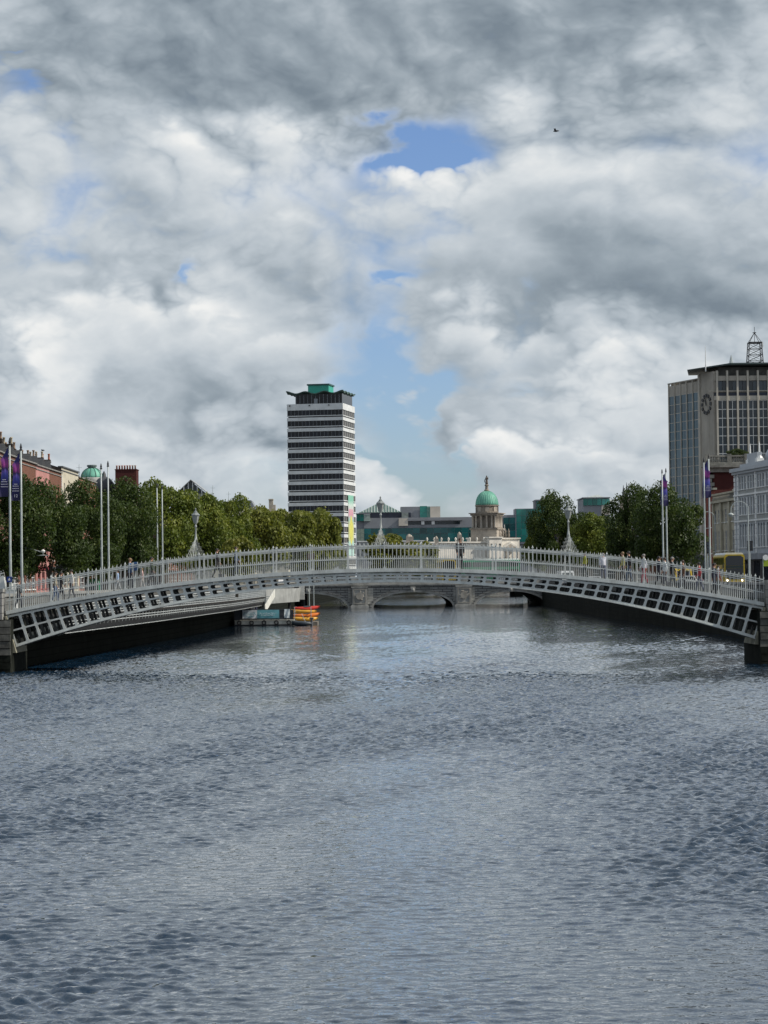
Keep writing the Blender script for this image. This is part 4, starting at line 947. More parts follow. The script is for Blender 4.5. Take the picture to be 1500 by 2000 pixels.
# ---------------- domed neoclassical building
CD = 826.0
CH = thing('domed_stone_building', 'white neoclassical building with columned tower and green copper dome topped by a statue', 'building', (PX(955, CD), CD, GZ), R(22))
def cz(py): return PZ(955, py, CD) - GZ
def cxx(px): return PX(px, CD) - PX(955, CD)
M_PORT = mat('portland_stone', (0.66, 0.63, 0.57), .8, .08, .25, dirt=(.30, .28, .25), dirt_amt=.5)
M_CHT = mat('weathered_tower_stone', (0.235, 0.205, 0.17), .85, .18, .3, .05, 1.5, dirt=(.10, .09, .08), dirt_amt=.6)
M_CHT2 = mat('tower_stone_pale', (0.36, 0.32, 0.27), .85, .12, .3, dirt=(.15, .13, .11), dirt_amt=.6)
# tower, set a little turned so that a lit flank shows
TW = link('tower', None, CH, (3.37, 8.34, 0), R(-40))
def tpart(nm, b, m_, sm=False): return b.build(nm, m_, TW, sm)
hw = 4.9
b = MB(); b.box(-hw, hw, -hw, hw, cz(1062), cz(1034)); tpart('base_block', b, M_CHT2)
b = MB(); b.box(-hw - .35, hw + .35, -hw - .35, hw + .35, cz(1034), cz(1030.5)); tpart('string_course', b, M_CHT)
b = MB(); b.box(-3.7, 3.7, -3.7, 3.7, cz(1030.5), cz(1005)); tpart('belfry_core', b, M_CHT)
me_col = MB(); hcol = cz(1006) - cz(1030.5); me_col.lathe([(.55, 0), (.55, .3), (.42, .35), (.36, hcol - .5), (.52, hcol - .35), (.52, hcol)], 10); me_col = me_col.mesh('column', M_CHT2, True)
for sx in (-1, 1):
    for o in (-4.2, -3.0, -1.05, 1.05, 3.0, 4.2):
        link('column', me_col, TW, (o, sx * 4.35, cz(1030.5)))
        if abs(o) < 4: link('column', me_col, TW, (sx * 4.35, o, cz(1030.5)))
b = MB(); b.box(-hw - .1, hw + .1, -hw - .1, hw + .1, cz(1006), cz(1002.5)); b.box(-hw - .6, hw + .6, -hw - .6, hw + .6, cz(1002.5), cz(1000.8)); tpart('entablature', b, M_CHT)
b = MB(); b.lathe([(4.25, 0), (4.25, .5), (3.95, .6), (3.95, cz(987) - cz(1000.8) - .4), (4.4, cz(987) - cz(1000.8)), (4.4, cz(985) - cz(1000.8))], 24, (0, 0, cz(1000.8))); tpart('drum', b, M_CHT, False)
for j in range(8):
    a = 2 * math.pi * j / 8 + .3; b = MB(); b.obox((3.95 * math.cos(a), 3.95 * math.sin(a), cz(993.5)), (.25 * math.cos(a), .25 * math.sin(a), 0), (-.75 * math.sin(a), .75 * math.cos(a), 0), (0, 0, .85)); tpart('clock_panel', b, M_CHT2)
rd = 4.15; hd = cz(957) - cz(985)
b = MB(); b.lathe([(rd * math.cos(a) ** .9, hd * math.sin(a)) for a in [math.pi / 2 * k / 12 for k in range(12)]] + [(.5, hd)], 32, (0, 0, cz(985))); dome = tpart('dome', b, M_COPPER, True)
for j in range(32):
    a = 2 * math.pi * j / 32; b = MB(); b.tube([((rd + .03) * math.cos(e) ** .9 * math.cos(a), (rd + .03) * math.cos(e) ** .9 * math.sin(a), cz(985) + hd * math.sin(e)) for e in [math.pi / 2 * k / 8 for k in range(8)]], .07, 4); b.build('rib', mat('copper_ridge', (0.10, 0.30, 0.225), .6), dome)
b = MB(); b.lathe([(1.0, 0), (.95, .5), (.62, .7), (.55, 1.9), (.8, 2.0), (.8, 2.3), (.5, 2.5)], 12, (0, 0, cz(957.5))); tpart('statue_pedestal', b, M_CHT)
b = MB(); b.lathe([(.5, 0), (.55, .5), (.42, 1.3), (.38, 1.7), (.5, 2.2), (.42, 2.55), (.16, 2.7), (.24, 2.85), (.25, 3.05), (.1, 3.25)], 8, (0, 0, cz(957.5) + 2.5)); b.tube([(-.35, 0, cz(957.5) + 4.7), (-.75, -.1, cz(957.5) + 4.0), (-.7, -.1, cz(957.5) + 3.2)], .14, 5); b.tube([(.35, 0, cz(957.5) + 4.7), (.62, -.1, cz(957.5) + 4.3), (.55, -.2, cz(957.5) + 5.4)], [.14, .12, .06], 5); tpart('statue', b, mat('statue_stone', (0.11, 0.09, 0.075), .8), True)
# palace body, west wing facing us and south front turned away to the right
def zrow(a, c): return (0, 0)
wx0, wx1 = cxx(826), cxx(958)
zc1 = cz(1060)
rows = [(0, 4.6, even(wx0, wx1, 7, 1.6, 1.0, 3.6)), (4.6, 8.8, even(wx0, wx1, 7, 1.5, 5.6, 8.0)), (8.8, zc1, [])]
facade(CH, wx0, wx1, rows, M_PORT, M_PORT, M_DARKGLASS, y=3.0, panes=(1, 2), fw=.12, rev=.4)
body(CH, wx0, wx1, 3.0, 40, 0, zc1, M_PORT)
b = MB(); b.box(wx0 - .3, wx1 - .02, 2.4, 3.6, zc1, zc1 + .5); b.box(wx0 - .2, wx1 - .02, 2.6, 3.0, 4.5, 4.9); b.build('cornice', M_PORT, CH)
for k in range(9):
    b = MB(); x = wx0 + 1 + k * (wx1 - wx0 - 2) / 8; b.lathe([(.3, 0), (.2, .3), (.45, .9), (.3, 1.3), (.1, 1.6)], 8, (x, 3, zc1 + .5)); b.build('urn', M_PORT, CH, True)
x0, x1 = cxx(957), cxx(984); zc2 = cz(1051)
rows = [(0, 5.0, even(x0, x1, 1, 2.6, .6, 4.2)), (5.0, 9.2, even(x0, x1, 3, .9, 5.8, 8.2)), (9.2, zc2 - 1.6, even(x0, x1, 3, .8, zc2 - 3.6, zc2 - 2.0)), (zc2 - 1.6, zc2, [])]
facade(CH, x0, x1, rows, M_PORT, M_PORT, M_DARKGLASS, y=0, panes=(1, 2), fw=.1, rev=.4); body(CH, x0, x1, 0, 20, 0, zc2, M_PORT)
b = MB(); b.box(x0 - .3, x1 + .3, -.4, 20.4, zc2, zc2 + .5); b.box(x0 - .15, x1 + .15, -.25, 0, 5.0, 5.5); b.build('cornice', M_PORT, CH)
x2, x3 = cxx(984.5), cxx(1032); zc3 = cz(1052.5)
rows = [(0, 5.0, even(x2, x3, 5, 1.0, 1.2, 4.2)), (5.0, zc3 - 1.6, even(x2, x3, 5, .9, 6.2, 8.4)), (zc3 - 1.6, zc3, [])]
facade(CH, x2, x3, rows, M_PORT, M_PORT, M_DARKGLASS, y=4.0, panes=(1, 2), fw=.1, rev=.4); body(CH, x2, x3, 4.0, 30, 0, zc3, M_PORT)
b = MB(); b.box(x2, x3 + .3, 3.5, 5, zc3, zc3 + .45); b.build('cornice', M_PORT, CH)
pxm = cxx(1005); b = MB(); b.prism([(pxm - 3.6, cz(1071)), (pxm + 3.6, cz(1071)), (pxm, cz(1059))], 1.0, 4.0); b.build('pediment', M_PORT, CH)
b = MB(); b.prism([(pxm - 2.4, cz(1070)), (pxm + 2.4, cz(1070)), (pxm, cz(1062.5))], .85, 1.0); b.build('tympanum', M_CHT2, CH)
for o in (-3.1, -1.1, 1.1, 3.1):
    b = MB(); b.lathe([(.5, 0), (.45, .4), (.38, cz(1072) - .4), (.55, cz(1072))], 10, (pxm + o, 1.6, 0)); b.build('column', M_PORT, CH, True)
for px in (990, 997, 1003, 1010):
    b = MB(); b.lathe([(.35, 0), (.45, .9), (.3, 1.9), (.42, 2.5), (.15, 2.8), (.22, 3.1), (.1, 3.4)], 7, (cxx(px), 4.5, zc3 + .4)); b.build('roof_statue', M_CHT, CH, True)
for px, py in ((993, 1022), (1005, 1024)):
    b = MB(); b.tube([(cxx(px), 6, zc3), (cxx(px), 6, cz(py))], .12, 5); b.build('flagpole', M_WHITE, CH)
# railway viaduct line and stone blocks in front of it
rv = thing('railway_viaduct', 'low grey viaduct parapet crossing in front of the green glass offices', 'viaduct', (PX(765, 700), 700, GZ))
L2 = PX(830, 700) - PX(697, 700)
zv = PZ(765, 1058, 700) - GZ
b = MB(); b.box(-L2 / 2, L2 / 2, 0, 6, zv - 5.2, zv); b.build('girder', mat('viaduct_grey', (0.30, 0.31, 0.31), .7, .15), rv)
for k in range(8):
    b = MB(); x = -L2 / 2 + 1 + k * (L2 - 2) / 7; b.box(x - .5, x + .5, .3, 5.7, 0, zv - 5.2); b.build('column', M_OCB2, rv)
for k in range(14):
    b = MB(); x = -L2 / 2 + .7 + k * (L2 - 1.4) / 13; b.box(x - .1, x + .1, -.12, 0, zv - 5.0, zv - .3); b.build('stiffener', MATS['viaduct_grey'], rv)
b = MB(); b.box(-L2 / 2, L2 / 2, -.2, .4, zv, zv + .35); b.build('parapet_rail', M_WHITE, rv)
for px, py0, py1, w_, lab in ((800, 1044, 1062, 2.6, 'dark stone pylon topped by carved coat of arms beside the yellow green tree'), (853, 1048, 1066, 1.4, 'slim carved stone pylon between yellow green tree and person in black'), (898, 1040, 1062, 1.6, 'pointed grey stone pylon behind the person in black')):
    s_ = thing('stone_pylon', lab, 'pylon', (PX(px, 690), 690, GZ)); z1, z0 = PZ(px, py0, 690) - GZ, PZ(px, py1, 690) - GZ
    b = MB(); b.box(-w_ / 2, w_ / 2, 0, w_, 0, z0); b.build('shaft', M_CHT, s_)
    b = MB(); b.box(-w_ / 2 - .2, w_ / 2 + .2, -.2, w_ + .2, z0, z0 + .4); b.box(-w_ * .35, w_ * .5, .2, w_ * .8, z0 + .4, z1 - .6); b.lathe([(w_ * .4, 0), (w_ * .3, .4), (.1, .8)], 7, (0, w_ / 2, z1 - .6)); b.build('carved_top', M_CHT2, s_)

# ---------------- green glass office complex
M_GG = glassmat('green_curtain_glass', (0.008, 0.075, 0.078), .07, .75)
M_GG2 = glassmat('bright_green_glass', (0.02, 0.17, 0.14), .07, .5)
M_CONC = mat('grey_stone_cladding', (0.23, 0.24, 0.26), .7, .06, .2)
M_CONCL = mat('pale_stone_cladding', (0.56, 0.51, 0.44), .7, .05, .2)
M_NAVY = mat('dark_cladding', (0.012, 0.018, 0.035), .5, .2, .3)
ID = 960.0
IF = thing('glass_office_complex', 'long office complex of green glass bands and grey stone behind the domed building', 'building', (PX(870, ID), ID, GZ))
def iz(py): return PZ(870, py, ID) - GZ
def ix(px): return PX(px, ID) - PX(870, ID)
def glassgrid(t, x0, x1, z0, z1, y, cw, chh, mg, mm=M_MULL, nm='glass_pane'):
    nx, nz = max(1, round((x1 - x0) / cw)), max(1, round((z1 - z0) / chh)); w_, h_ = (x1 - x0) / nx, (z1 - z0) / nz
    key = ('gp', round(w_, 3), round(h_, 3), mg.name)
    if key not in WIN_CACHE:
        b_ = MB(); b_.box(.05, w_ - .05, -.05, .05, .05, h_ - .05); WIN_CACHE[key] = b_.mesh(nm, mg)
    for i in range(nx):
        for j in range(nz): link(nm, WIN_CACHE[key], t, (x0 + i * w_, y, z0 + j * h_))
    b_ = MB(); b_.box(x0, x1, y + .06, y + .3, z0, z1); b_.build('glazing_frame', mm, t)
b = MB(); b.box(ix(697), ix(1090), 2, 40, 0, iz(1010)); b.build('main_block', M_CONC, IF)
b = MB(); b.box(ix(712), ix(930), 1.4, 2, iz(1030), iz(1010)); b.build('upper_band', M_CONC, IF)
glassgrid(IF, ix(712), ix(930), iz(1062), iz(1030.5), 1.2, 2.9, 2.3, M_GG)
glassgrid(IF, ix(797), ix(900), iz(1024), iz(1018), 1.3, 3.4, 1.3, M_DARKGLASS)
b = MB(); b.box(ix(780), ix(798), .4, 1.4, iz(1026), iz(1011.5)); b.build('pale_corner', M_CONCL, IF)
b = MB(); b.box(ix(798), ix(905), .2, 1.6, iz(1016.5), iz(1012)); b.build('canopy_slab', M_CONC, IF)
for px in (827, 847):
    b = MB(); b.box(ix(px) - .6, ix(px) + .7, .8, 1.3, iz(1024), iz(1017)); b.build('white_panel', M_WHITE, IF)
glassgrid(IF, ix(697), ix(712), iz(1056), iz(1031), .6, 1.6, 1.8, mat('pale_green_panel', (0.22, 0.27, 0.22), .4, .1))
glassgrid(IF, ix(697.5), ix(712), iz(1016), iz(1002), .4, 1.55, 1.4, M_GG2)
b = MB(); b.box(ix(712), ix(724), .2, 2, iz(1016), iz(1003)); b.build('glazed_corner', mat('pale_glaze', (0.30, 0.36, 0.33), .3, .1), IF)
b = MB(); b.box(ix(696), ix(725), -.2, 6, iz(1002), iz(1000.5)); b.build('roof_edge', M_CONC, IF)
b = MB(); b.box(ix(724), ix(804), 3, 20, iz(1011), iz(1000)); b.build('plant_screen', M_NAVY, IF)
b = MB(); b.box(ix(786), ix(799), 1.8, 3, iz(1010), iz(1000)); b.build('plant_louvre', mat('louvre_grey', (0.2, 0.23, 0.22), .5), IF)
# pyramid roof with ribs
xa, xb, xm = ix(702), ix(786), ix(745); za, zp = iz(999), iz(977)
b = MB(); b.add([(xa, 4, za), (xb, 4, za), (xb, 22, za), (xa, 22, za), (xm, 13, zp)], [(0, 1, 4), (1, 2, 4), (2, 3, 4), (3, 0, 4)]); pyo = b.build('pyramid_roof', mat('green_zinc', (0.10, 0.16, 0.145), .5, .1, .3), IF)
for k in range(15):
    u = (k + .5) / 15; x = xa + (xb - xa) * u
    peak = Vector((xm, 13, zp)); base = Vector((x, 4, za)); f_ = min(u / ((xm - xa) / (xb - xa)), (1 - u) / ((xb - xm) / (xb - xa)))
    dirn = Vector((0, 9, zp - za)); e = base + dirn * f_
    b = MB(); b.bar(base + Vector((0, -.1, .1)), e + Vector((0, -.1, .1)), .28, .2); b.build('roof_rib', mat('rib_pale', (0.42, 0.46, 0.43), .5), pyo)
# penthouse block with green stair tower
b = MB(); b.box(ix(784), ix(862), 6, 24, iz(1011), iz(988)); b.build('penthouse', M_CONC, IF)
glassgrid(IF, ix(822), ix(836), iz(1011), iz(987), 5.4, 3.0, 2.6, M_GG2)
b = MB(); b.box(ix(836), ix(842), 5.2, 6, iz(1011), iz(988)); b.build('pale_glass_strip', mat('pale_green_glass', (0.12, 0.25, 0.21), .2), IF)
b = MB(); b.box(ix(842.2), ix(862), 4.6, 6, iz(1011), iz(988.5)); b.build('pale_wall', M_CONCL, IF)
# right hand glass towers
glassgrid(IF, ix(1010), ix(1048), iz(1060), iz(996), .3, 2.0, 2.6, M_GG2)
b = MB(); b.box(ix(1008), ix(1050), .5, 14, iz(1064), iz(995)); b.build('stair_tower', M_CONC, IF)
glassgrid(IF, ix(985), ix(1010), iz(1050), iz(1012), .8, 2.4, 2.6, M_GG)
b = MB(); b.box(ix(983), ix(1008), 1.0, 2, iz(1030), iz(1007)); b.build('grey_wall', M_CONC, IF)
glassgrid(IF, ix(1049), ix(1060), iz(1030), iz(981), -1.2, 2.3, 3.0, M_GG2)
b = MB(); b.box(ix(1048), ix(1095), -.9, 16, iz(1060), iz(980)); b.build('dark_tower', M_NAVY, IF)
glassgrid(IF, ix(1061), ix(1094), iz(1030), iz(984), -1.2, 3.0, 3.0, M_GG)
b = MB(); b.box(ix(1047), ix(1096), -1.6, 17, iz(980), iz(978)); b.build('tower_roof', M_CONC, IF)
# glass block with low pyramid behind right trees
gp = thing('glass_block_with_pyramid', 'green glass topped block with flat pyramid roof behind the trees', 'building', (PX(1172, 760), 760, GZ))
def gz_(py): return PZ(1172, py, 760) - GZ
def gx_(px): return PX(px, 760) - PX(1172, 760)
b = MB(); b.box(gx_(1141), gx_(1193), .4, 22, 0, gz_(974)); b.build('block', M_CONC, gp)
glassgrid(gp, gx_(1141), gx_(1177), gz_(987), gz_(973), 0, 1.55, 2.4, M_GG2)
glassgrid(gp, gx_(1177.5), gx_(1193), gz_(986), gz_(974), 0, 1.3, 2.0, mat('sunny_green_glass', (0.08, 0.34, 0.29), .15))
b = MB(); b.box(gx_(1177), gx_(1193), .1, .4, gz_(1005), gz_(987)); b.build('cream_flank', M_CONCL, gp)
b = MB(); b.box(gx_(1139.5), gx_(1194), -.5, 23, gz_(973), gz_(971)); b.build('roof_slab', M_CONC, gp)
b = MB(); b.add([(gx_(1144), 1, gz_(971)), (gx_(1213), 1, gz_(983)), (gx_(1213), 20, gz_(983)), (gx_(1144), 20, gz_(971)), (gx_(1174), 8, gz_(964.5))], [(0, 1, 4), (1, 2, 4), (2, 3, 4), (3, 0, 4)]); b.build('pyramid_roof', mat('zinc3', (0.33, 0.36, 0.35), .5), gp)
for px, py, lab in ((1220, 947, 'shorter thin dark church spire above the trees'), (1226.5, 942, 'taller thin dark church spire above the trees')):
    s_ = thing('church_spire', lab, 'spire', (PX(px, 620), 620, GZ)); z1, z0 = PZ(px, py, 620) - GZ, PZ(px, 970, 620) - GZ
    b = MB(); b.box(-1, 1, -1, 1, 0, z0); b.build('tower', M_CHT, s_)
    b = MB(); b.lathe([(.55, -.3), (.4, .2), (.04, z1 - z0)], 8, (0, 0, z0)); b.build('spire', mat('spire_slate', (0.06, 0.065, 0.08), .7), s_)
# ---------------- clock tower office block on the south side
OB = thing('clock_office_block', 'tall stone and glass office block with a handless dial ring clock wall and roof mast', 'tower', (0, 0, GZ))
OB['label'] = 'tall stone and glass office block with dark clock on its narrow corner wall'
M_OBS = mat('office_stone', (0.36, 0.335, 0.29), .8, .1, .3, dirt=(.20, .18, .15), dirt_amt=.55, streak=.5)
M_OBF = mat('office_fin', (0.46, 0.43, 0.37), .7, .08, .4, dirt=(.28, .26, .22), dirt_amt=.4)
M_OBG = glassmat('blue_office_glass', (0.035, 0.075, 0.10), .06, .45)
def oz(py): return PZ(1400, py, 418) - GZ
pA, pB, pC, pD = Vector((PX(1311, 433), 433)), Vector((PX(1373, 421), 421)), Vector((PX(1400, 416), 416)), Vector((PX(1400, 416) + 34, 417))
b = MB(); b.zprism([(pA.x + .5, pA.y), (pB.x + .4, pB.y + .4), (pC.x + .3, pC.y + .5), (pD.x, pD.y + .5), (pD.x, pD.y + 20), (pA.x + 4, pA.y + 8)], 0, oz(736)); b.build('core', M_OBS, OB)
def along_face(p0, p1): d = p1 - p0; return d.length, math.atan2(d.y, d.x), d.normalized()
L, rz, dv = along_face(pA, pB)
ncol, rowh = 5, 1.70; cw_ = (L - .6) / ncol
pm = MB(); pm.box(.08, cw_ / 2 - .03, -.03, .03, .04, rowh - .04); pm.box(cw_ / 2 + .03, cw_ - .08, -.03, .03, .04, rowh - .04); me_q = pm.mesh('pane', M_OBG)
ztop = oz(762); rows_ = int(ztop / rowh)
for i in range(ncol):
    for j in range(rows_):
        p = pA + dv * (.3 + i * cw_); link('pane', me_q, OB, (p.x, p.y, ztop - (j + 1) * rowh), rz)
for i in range(ncol + 1):
    p = pA + dv * (.3 + i * cw_); b = MB(); b.box(-.1, .1, -.22, .1, 0, oz(737)); o = b.build('fin', M_OBF, OB); o.rotation_euler = (0, 0, rz); o.location = (p.x, p.y, 0)
b = MB()
for j in range(rows_ + 1): b.box(.3, L - .3, -.06, .12, ztop - j * rowh - .05, ztop - j * rowh + .05)
o = b.build('transoms', M_OBF, OB); o.location = (pA.x, pA.y, 0); o.rotation_euler = (0, 0, rz); o['kind'] = 'stuff'
b = MB(); b.box(0, L, -.05, .5, ztop + .05, oz(741)); o = b.build('stone_band', M_OBS, OB); o.location = (pA.x, pA.y, 0); o.rotation_euler = (0, 0, rz)
b = MB(); b.box(0, L, -.2, .3, oz(737), oz(735)); o = b.build('roof_frame', M_OBS, OB); o.location = (pA.x, pA.y, 0); o.rotation_euler = (0, 0, rz)
L2_, rz2, dv2 = along_face(pB, pC)
b = MB(); b.box(0, L2_, -.1, 1, 0, oz(727)); o = b.build('clock_wall', M_OBS, OB); o.location = (pB.x, pB.y, 0); o.rotation_euler = (0, 0, rz2)
b = MB(); b.box(-.3, .35, -.35, .6, 0, oz(727)); o = b.build('corner_pier', M_OBF, OB); o.location = (pB.x, pB.y, 0); o.rotation_euler = (0, 0, rz2)
cc_ = (pB + pC) / 2; zc_ = oz(789)
ck = link('clock', None, OB, (cc_.x, cc_.y, zc_), rz2)
for k in range(12):
    a = 2 * math.pi * k / 12; r = 1.62; b = MB(); hw_ = .24 if k % 3 else .3
    b.obox((r * math.sin(a), -.2, r * math.cos(a)), (.30 * math.sin(a), 0, .30 * math.cos(a)), (0, .08, 0), (hw_ * math.cos(a), 0, -hw_ * math.sin(a))); b.build('hour_mark', M_BLACK, ck)
for a, l_, w_, nm in ((R(-14), 1.35, .14, 'minute_hand'), (R(-33), .9, .2, 'hour_hand')):
    b = MB(); b.bar((-.3 * math.sin(a), -.3, -.3 * math.cos(a)), (l_ * math.sin(a), -.3, l_ * math.cos(a)), .08, w_, up=(1, 0, 0)); b.build(nm, M_BLACK, ck)
L3, rz3, dv3 = along_face(pC, pD)
def wf(nm, b, m_): o = b.build(nm, m_, OB); o.location = (pC.x, pC.y, 0); o.rotation_euler = (0, 0, rz3); return o
bay = 1.88; nb = 8
pm = MB(); pm.box(.06, .74, -.03, .03, .05, 1.57); me_w = pm.mesh('pane', glassmat('office_window', (0.02, 0.03, 0.04), .06, .7))
pm = MB(); pm.box(.06, .74, -.03, .03, .05, 1.75); me_w2 = pm.mesh('pane', MATS['office_window'])
zt2 = oz(784)
for i in range(nb):
    x = .55 + i * bay
    for j in range(9):
        for s in (0, 1):
            p = pC + dv3 * (x + .2 + s * .75); link('pane', me_w, OB, (p.x, p.y + .12, zt2 - (j + 1) * 1.62), rz3)
    for s in (0, 1):
        p = pC + dv3 * (x + .2 + s * .75); link('pane', me_w2, OB, (p.x, p.y + .12, oz(765)), rz3)
    b = MB(); b.box(x - .16, x + .16, -.38, .25, 0, oz(726)); wf('fin', b, M_OBF)
    b = MB(); b.box(x + .9, x + .98, -.02, .2, 0, zt2); wf('mullion', b, M_WHITE)
for j in range(10):
    b = MB(); b.box(.7, nb * bay + .4, .0, .22, zt2 - j * 1.62 - .06, zt2 - j * 1.62 + .06); wf('transom', b, M_WHITE)
b = MB(); b.box(0, 34, -.15, .5, zt2 + .06, oz(775)); wf('stone_band', b, M_OBF)
b = MB(); b.box(0, 34, -.1, .5, oz(745.5), oz(736)); wf('stone_band', b, M_OBS)
b = MB(); b.box(0, 34, -.1, .5, oz(775), oz(769)); wf('recessed_band', b, M_NAVY)
b = MB(); b.box(-1, 34, -.2, .0, oz(766.5), oz(765)); wf('rail', b, M_OBF)
b = MB(); b.box(1.2, 34, 2.5, 14, oz(736), oz(717)); wf('penthouse', b, mat('penthouse_grey', (.11, .11, .10), .6, .2))
b = MB(); b.add([(-4.6, 1.5, oz(723.5)), (3, -1.2, oz(715)), (34, -1.2, oz(713)), (34, 16, oz(713)), (-2, 16, oz(720)), (-4.6, 1.5, oz(722)), (3, -1.2, oz(712)), (34, -1.2, oz(711)), (34, 16, oz(711)), (-2, 16, oz(718))],
    [(0, 4, 3, 2, 1), (5, 6, 7, 8, 9), (0, 1, 6, 5), (1, 2, 7, 6), (2, 3, 8, 7), (3, 4, 9, 8), (4, 0, 5, 9)]); wf('canopy_roof', b, mat('canopy_dark', (0.05, 0.075, 0.075), .5))
b = MB(); b.tube([(-1.4, 0.3, oz(727)), (-1.4, 0.3, oz(700)), (-1.4, .3, oz(677))], [.1, .08, .04], 6); wf('flagpole', b, M_WHITE)
b = MB(); b.box(3.2, 5.6, 3, 5, oz(711.5), oz(708.5)); b.lathe([(.4, 0), (.25, .8), (.05, 1.6)], 6, (4.0, 4, oz(708.5))); wf('roof_vent', b, M_GREY)
ms = link('lattice_mast', None, OB, (PX(1481, 425), 425, oz(712)))
mh, hw0, hw1 = oz(663) - oz(712), 1.42, 1.12
def mp(sx, sy, u): h_ = hw0 + (hw1 - hw0) * u; return Vector((sx * h_, sy * h_, mh * u))
cs = [(-1, -1), (1, -1), (1, 1), (-1, 1)]
for s in cs: b = MB(); b.bar(mp(*s, 0), mp(*s, 1), .12); b.build('mast_leg', M_BLACK, ms)
for k in range(4):
    u0, u1 = k / 4, (k + 1) / 4
    for i in range(4):
        a, c = cs[i], cs[(i + 1) % 4]; b = MB(); b.bar(mp(*a, u0), mp(*c, u1), .06); b.bar(mp(*c, u0), mp(*a, u1), .06); b.bar(mp(*a, u1), mp(*c, u1), .09 if k < 3 else .2); b.build('mast_brace', M_BLACK, ms)
for s in cs: b = MB(); b.bar(mp(*s, 1), (0, 0, mh + 1.9), .07); b.build('mast_brace', M_BLACK, ms)
b = MB(); b.box(-.3, .3, -.3, .3, mh + 1.85, mh + 1.95); b.tube([(0, 0, mh), (0, 0, mh + 3.0)], .05, 5); b.build('mast_tip', M_BLACK, ms)
b = MB(); b.box(1.1, 1.45, -.9, -.5, mh - .9, mh + .1); b.build('antenna_panel', M_WHITE, ms)

# ---------------- dark brick corner building with balustrade
CB = thing('balustraded_corner_building', 'dark red brick corner building with stone balustrade, heavy cornice and roof hedge', 'building', (PX(1384, 358), 358, GZ))
def bz(py): return PZ(1420, py, 358) - GZ
def bx_(px): return PX(px, 358) - PX(1384, 358)
W_ = bx_(1466); M_CST = mat('sooty_stone', (0.23, 0.225, 0.20), .85, .2, .6, .03, 4, dirt=(.07, .07, .065), dirt_amt=.7)
rows = [(0, bz(1010), even(1.5, W_, 2, 1.4, 2, bz(1020))), (bz(1010), bz(960), even(1.5, W_, 2, 1.3, bz(1003), bz(972))), (bz(960), bz(922), [])]
facade(CB, 1.0, W_, rows, M_BRICK_D, M_WHITE, M_DARKGLASS, y=.3)
body(CB, 0.02, W_, .3, 4.5, 0, bz(906), M_BRICK_D)
for k in range(20):
    z = bz(1080) + k * .62; b = MB(); b.box(-.05, 1.15 if k % 2 else .75, 0, .5, z, z + .55); b.build('quoin', M_CST, CB)
b = MB(); b.box(-.3, W_, -.3, .6, bz(922), bz(913)); b.box(-.9, W_, -.9, .8, bz(913), bz(909)); b.box(-.5, W_, -.5, .8, bz(909), bz(905)); b.build('cornice', M_CST, CB)
b = MB(); b.box(-.2, W_, -.2, .3, bz(892), bz(889)); b.build('balustrade_rail', M_CST, CB); b = MB(); b.box(-.2, W_, -.2, .3, bz(905), bz(902.5)); b.build('balustrade_plinth', M_CST, CB)
hb = bz(892) - bz(902.5)
pm = MB(); pm.lathe([(.10, 0), (.16, hb * .3), (.07, hb * .65), (.12, hb)], 7); me_bal = pm.mesh('baluster', M_CST, True)
for k in range(18):
    x = .35 + k * .36; link('baluster', me_bal, CB, (x, .05, bz(902.5)))
for x in (-.05, 3.4, W_ - .5): b = MB(); b.box(x - .2, x + .45, -.25, .35, bz(905), bz(886.5)); b.build('balustrade_pier', M_CST, CB)
b = MB(); b.box(2, W_, -.05, .35, bz(968), bz(963)); b.build('string_course', M_CST, CB)
# red brick neighbour and beige bank
RB = thing('red_brick_office', 'narrow orange red brick front squeezed between corner building and beige stone building', 'building', (50.4, 356, GZ), R(-90))
h_ = PZ(1396, 958, 350) - GZ
facade(RB, 0, 9.5, [(0, 4, even(0, 9.5, 3, 1.8, .5, 3.2)), (4, 8, even(0, 9.5, 4, 1.1, 4.8, 7.2)), (8, h_, even(0, 9.5, 4, 1.1, 8.8, 10.8))], brickmat('bright_red_brick', (.30, .07, .035), (.25, .055, .03), (.15, .06, .05), .22, .075, .01, var=.4), M_WHITE, M_DARKGLASS)
body(RB, 0, 9.5, 0, 10, 0, h_, M_BRICK_D)
b = MB(); b.box(-.1, 9.6, -.3, .3, h_, h_ + .3); b.build('cornice', M_CST, RB)
BB = thing('beige_stone_building', 'beige stone building with roof balustrade and giant corner pilaster beside the white painted front', 'building', (50.0, 346, GZ), R(-87))
M_BST = mat('beige_stone', (0.40, 0.37, 0.28), .8, .1, .6, dirt=(.20, .19, .15), dirt_amt=.5)
hB = PZ(1410, 982, 340) - GZ
rows = [(0, 4.4, even(0, 19, 4, 2.2, .4, 3.6)), (4.4, 8.6, even(.5, 18.5, 7, 1.2, 5.1, 8.0)), (8.6, hB, even(.5, 18.5, 7, 1.2, 9.3, 11.2))]
facade(BB, 0, 19, rows, M_BST, M_WHITE, M_DARKGLASS, panes=(2, 3), rev=.1); body(BB, 0, 19, 0, 12, 0, hB, M_BST)
b = MB(); b.box(-.1, 19.1, -.5, .3, hB, hB + .35); b.box(0, 19, -.2, 0, 4.2, 4.6); b.build('cornice', M_BST, BB)
for k in range(26): link('baluster', me_bal, BB, (.5 + k * .7, -.1, hB + .35))
b = MB(); b.box(0, 19, -.3, .1, hB + .35 + hb, hB + .6 + hb); b.build('balustrade_rail', M_BST, BB)
for x in (0.5, 6.2, 12.4, 17.6): b = MB(); b.box(x, x + 1.0, -.32, 0.0, 4.6, hB); b.build('pilaster', M_BST, BB)
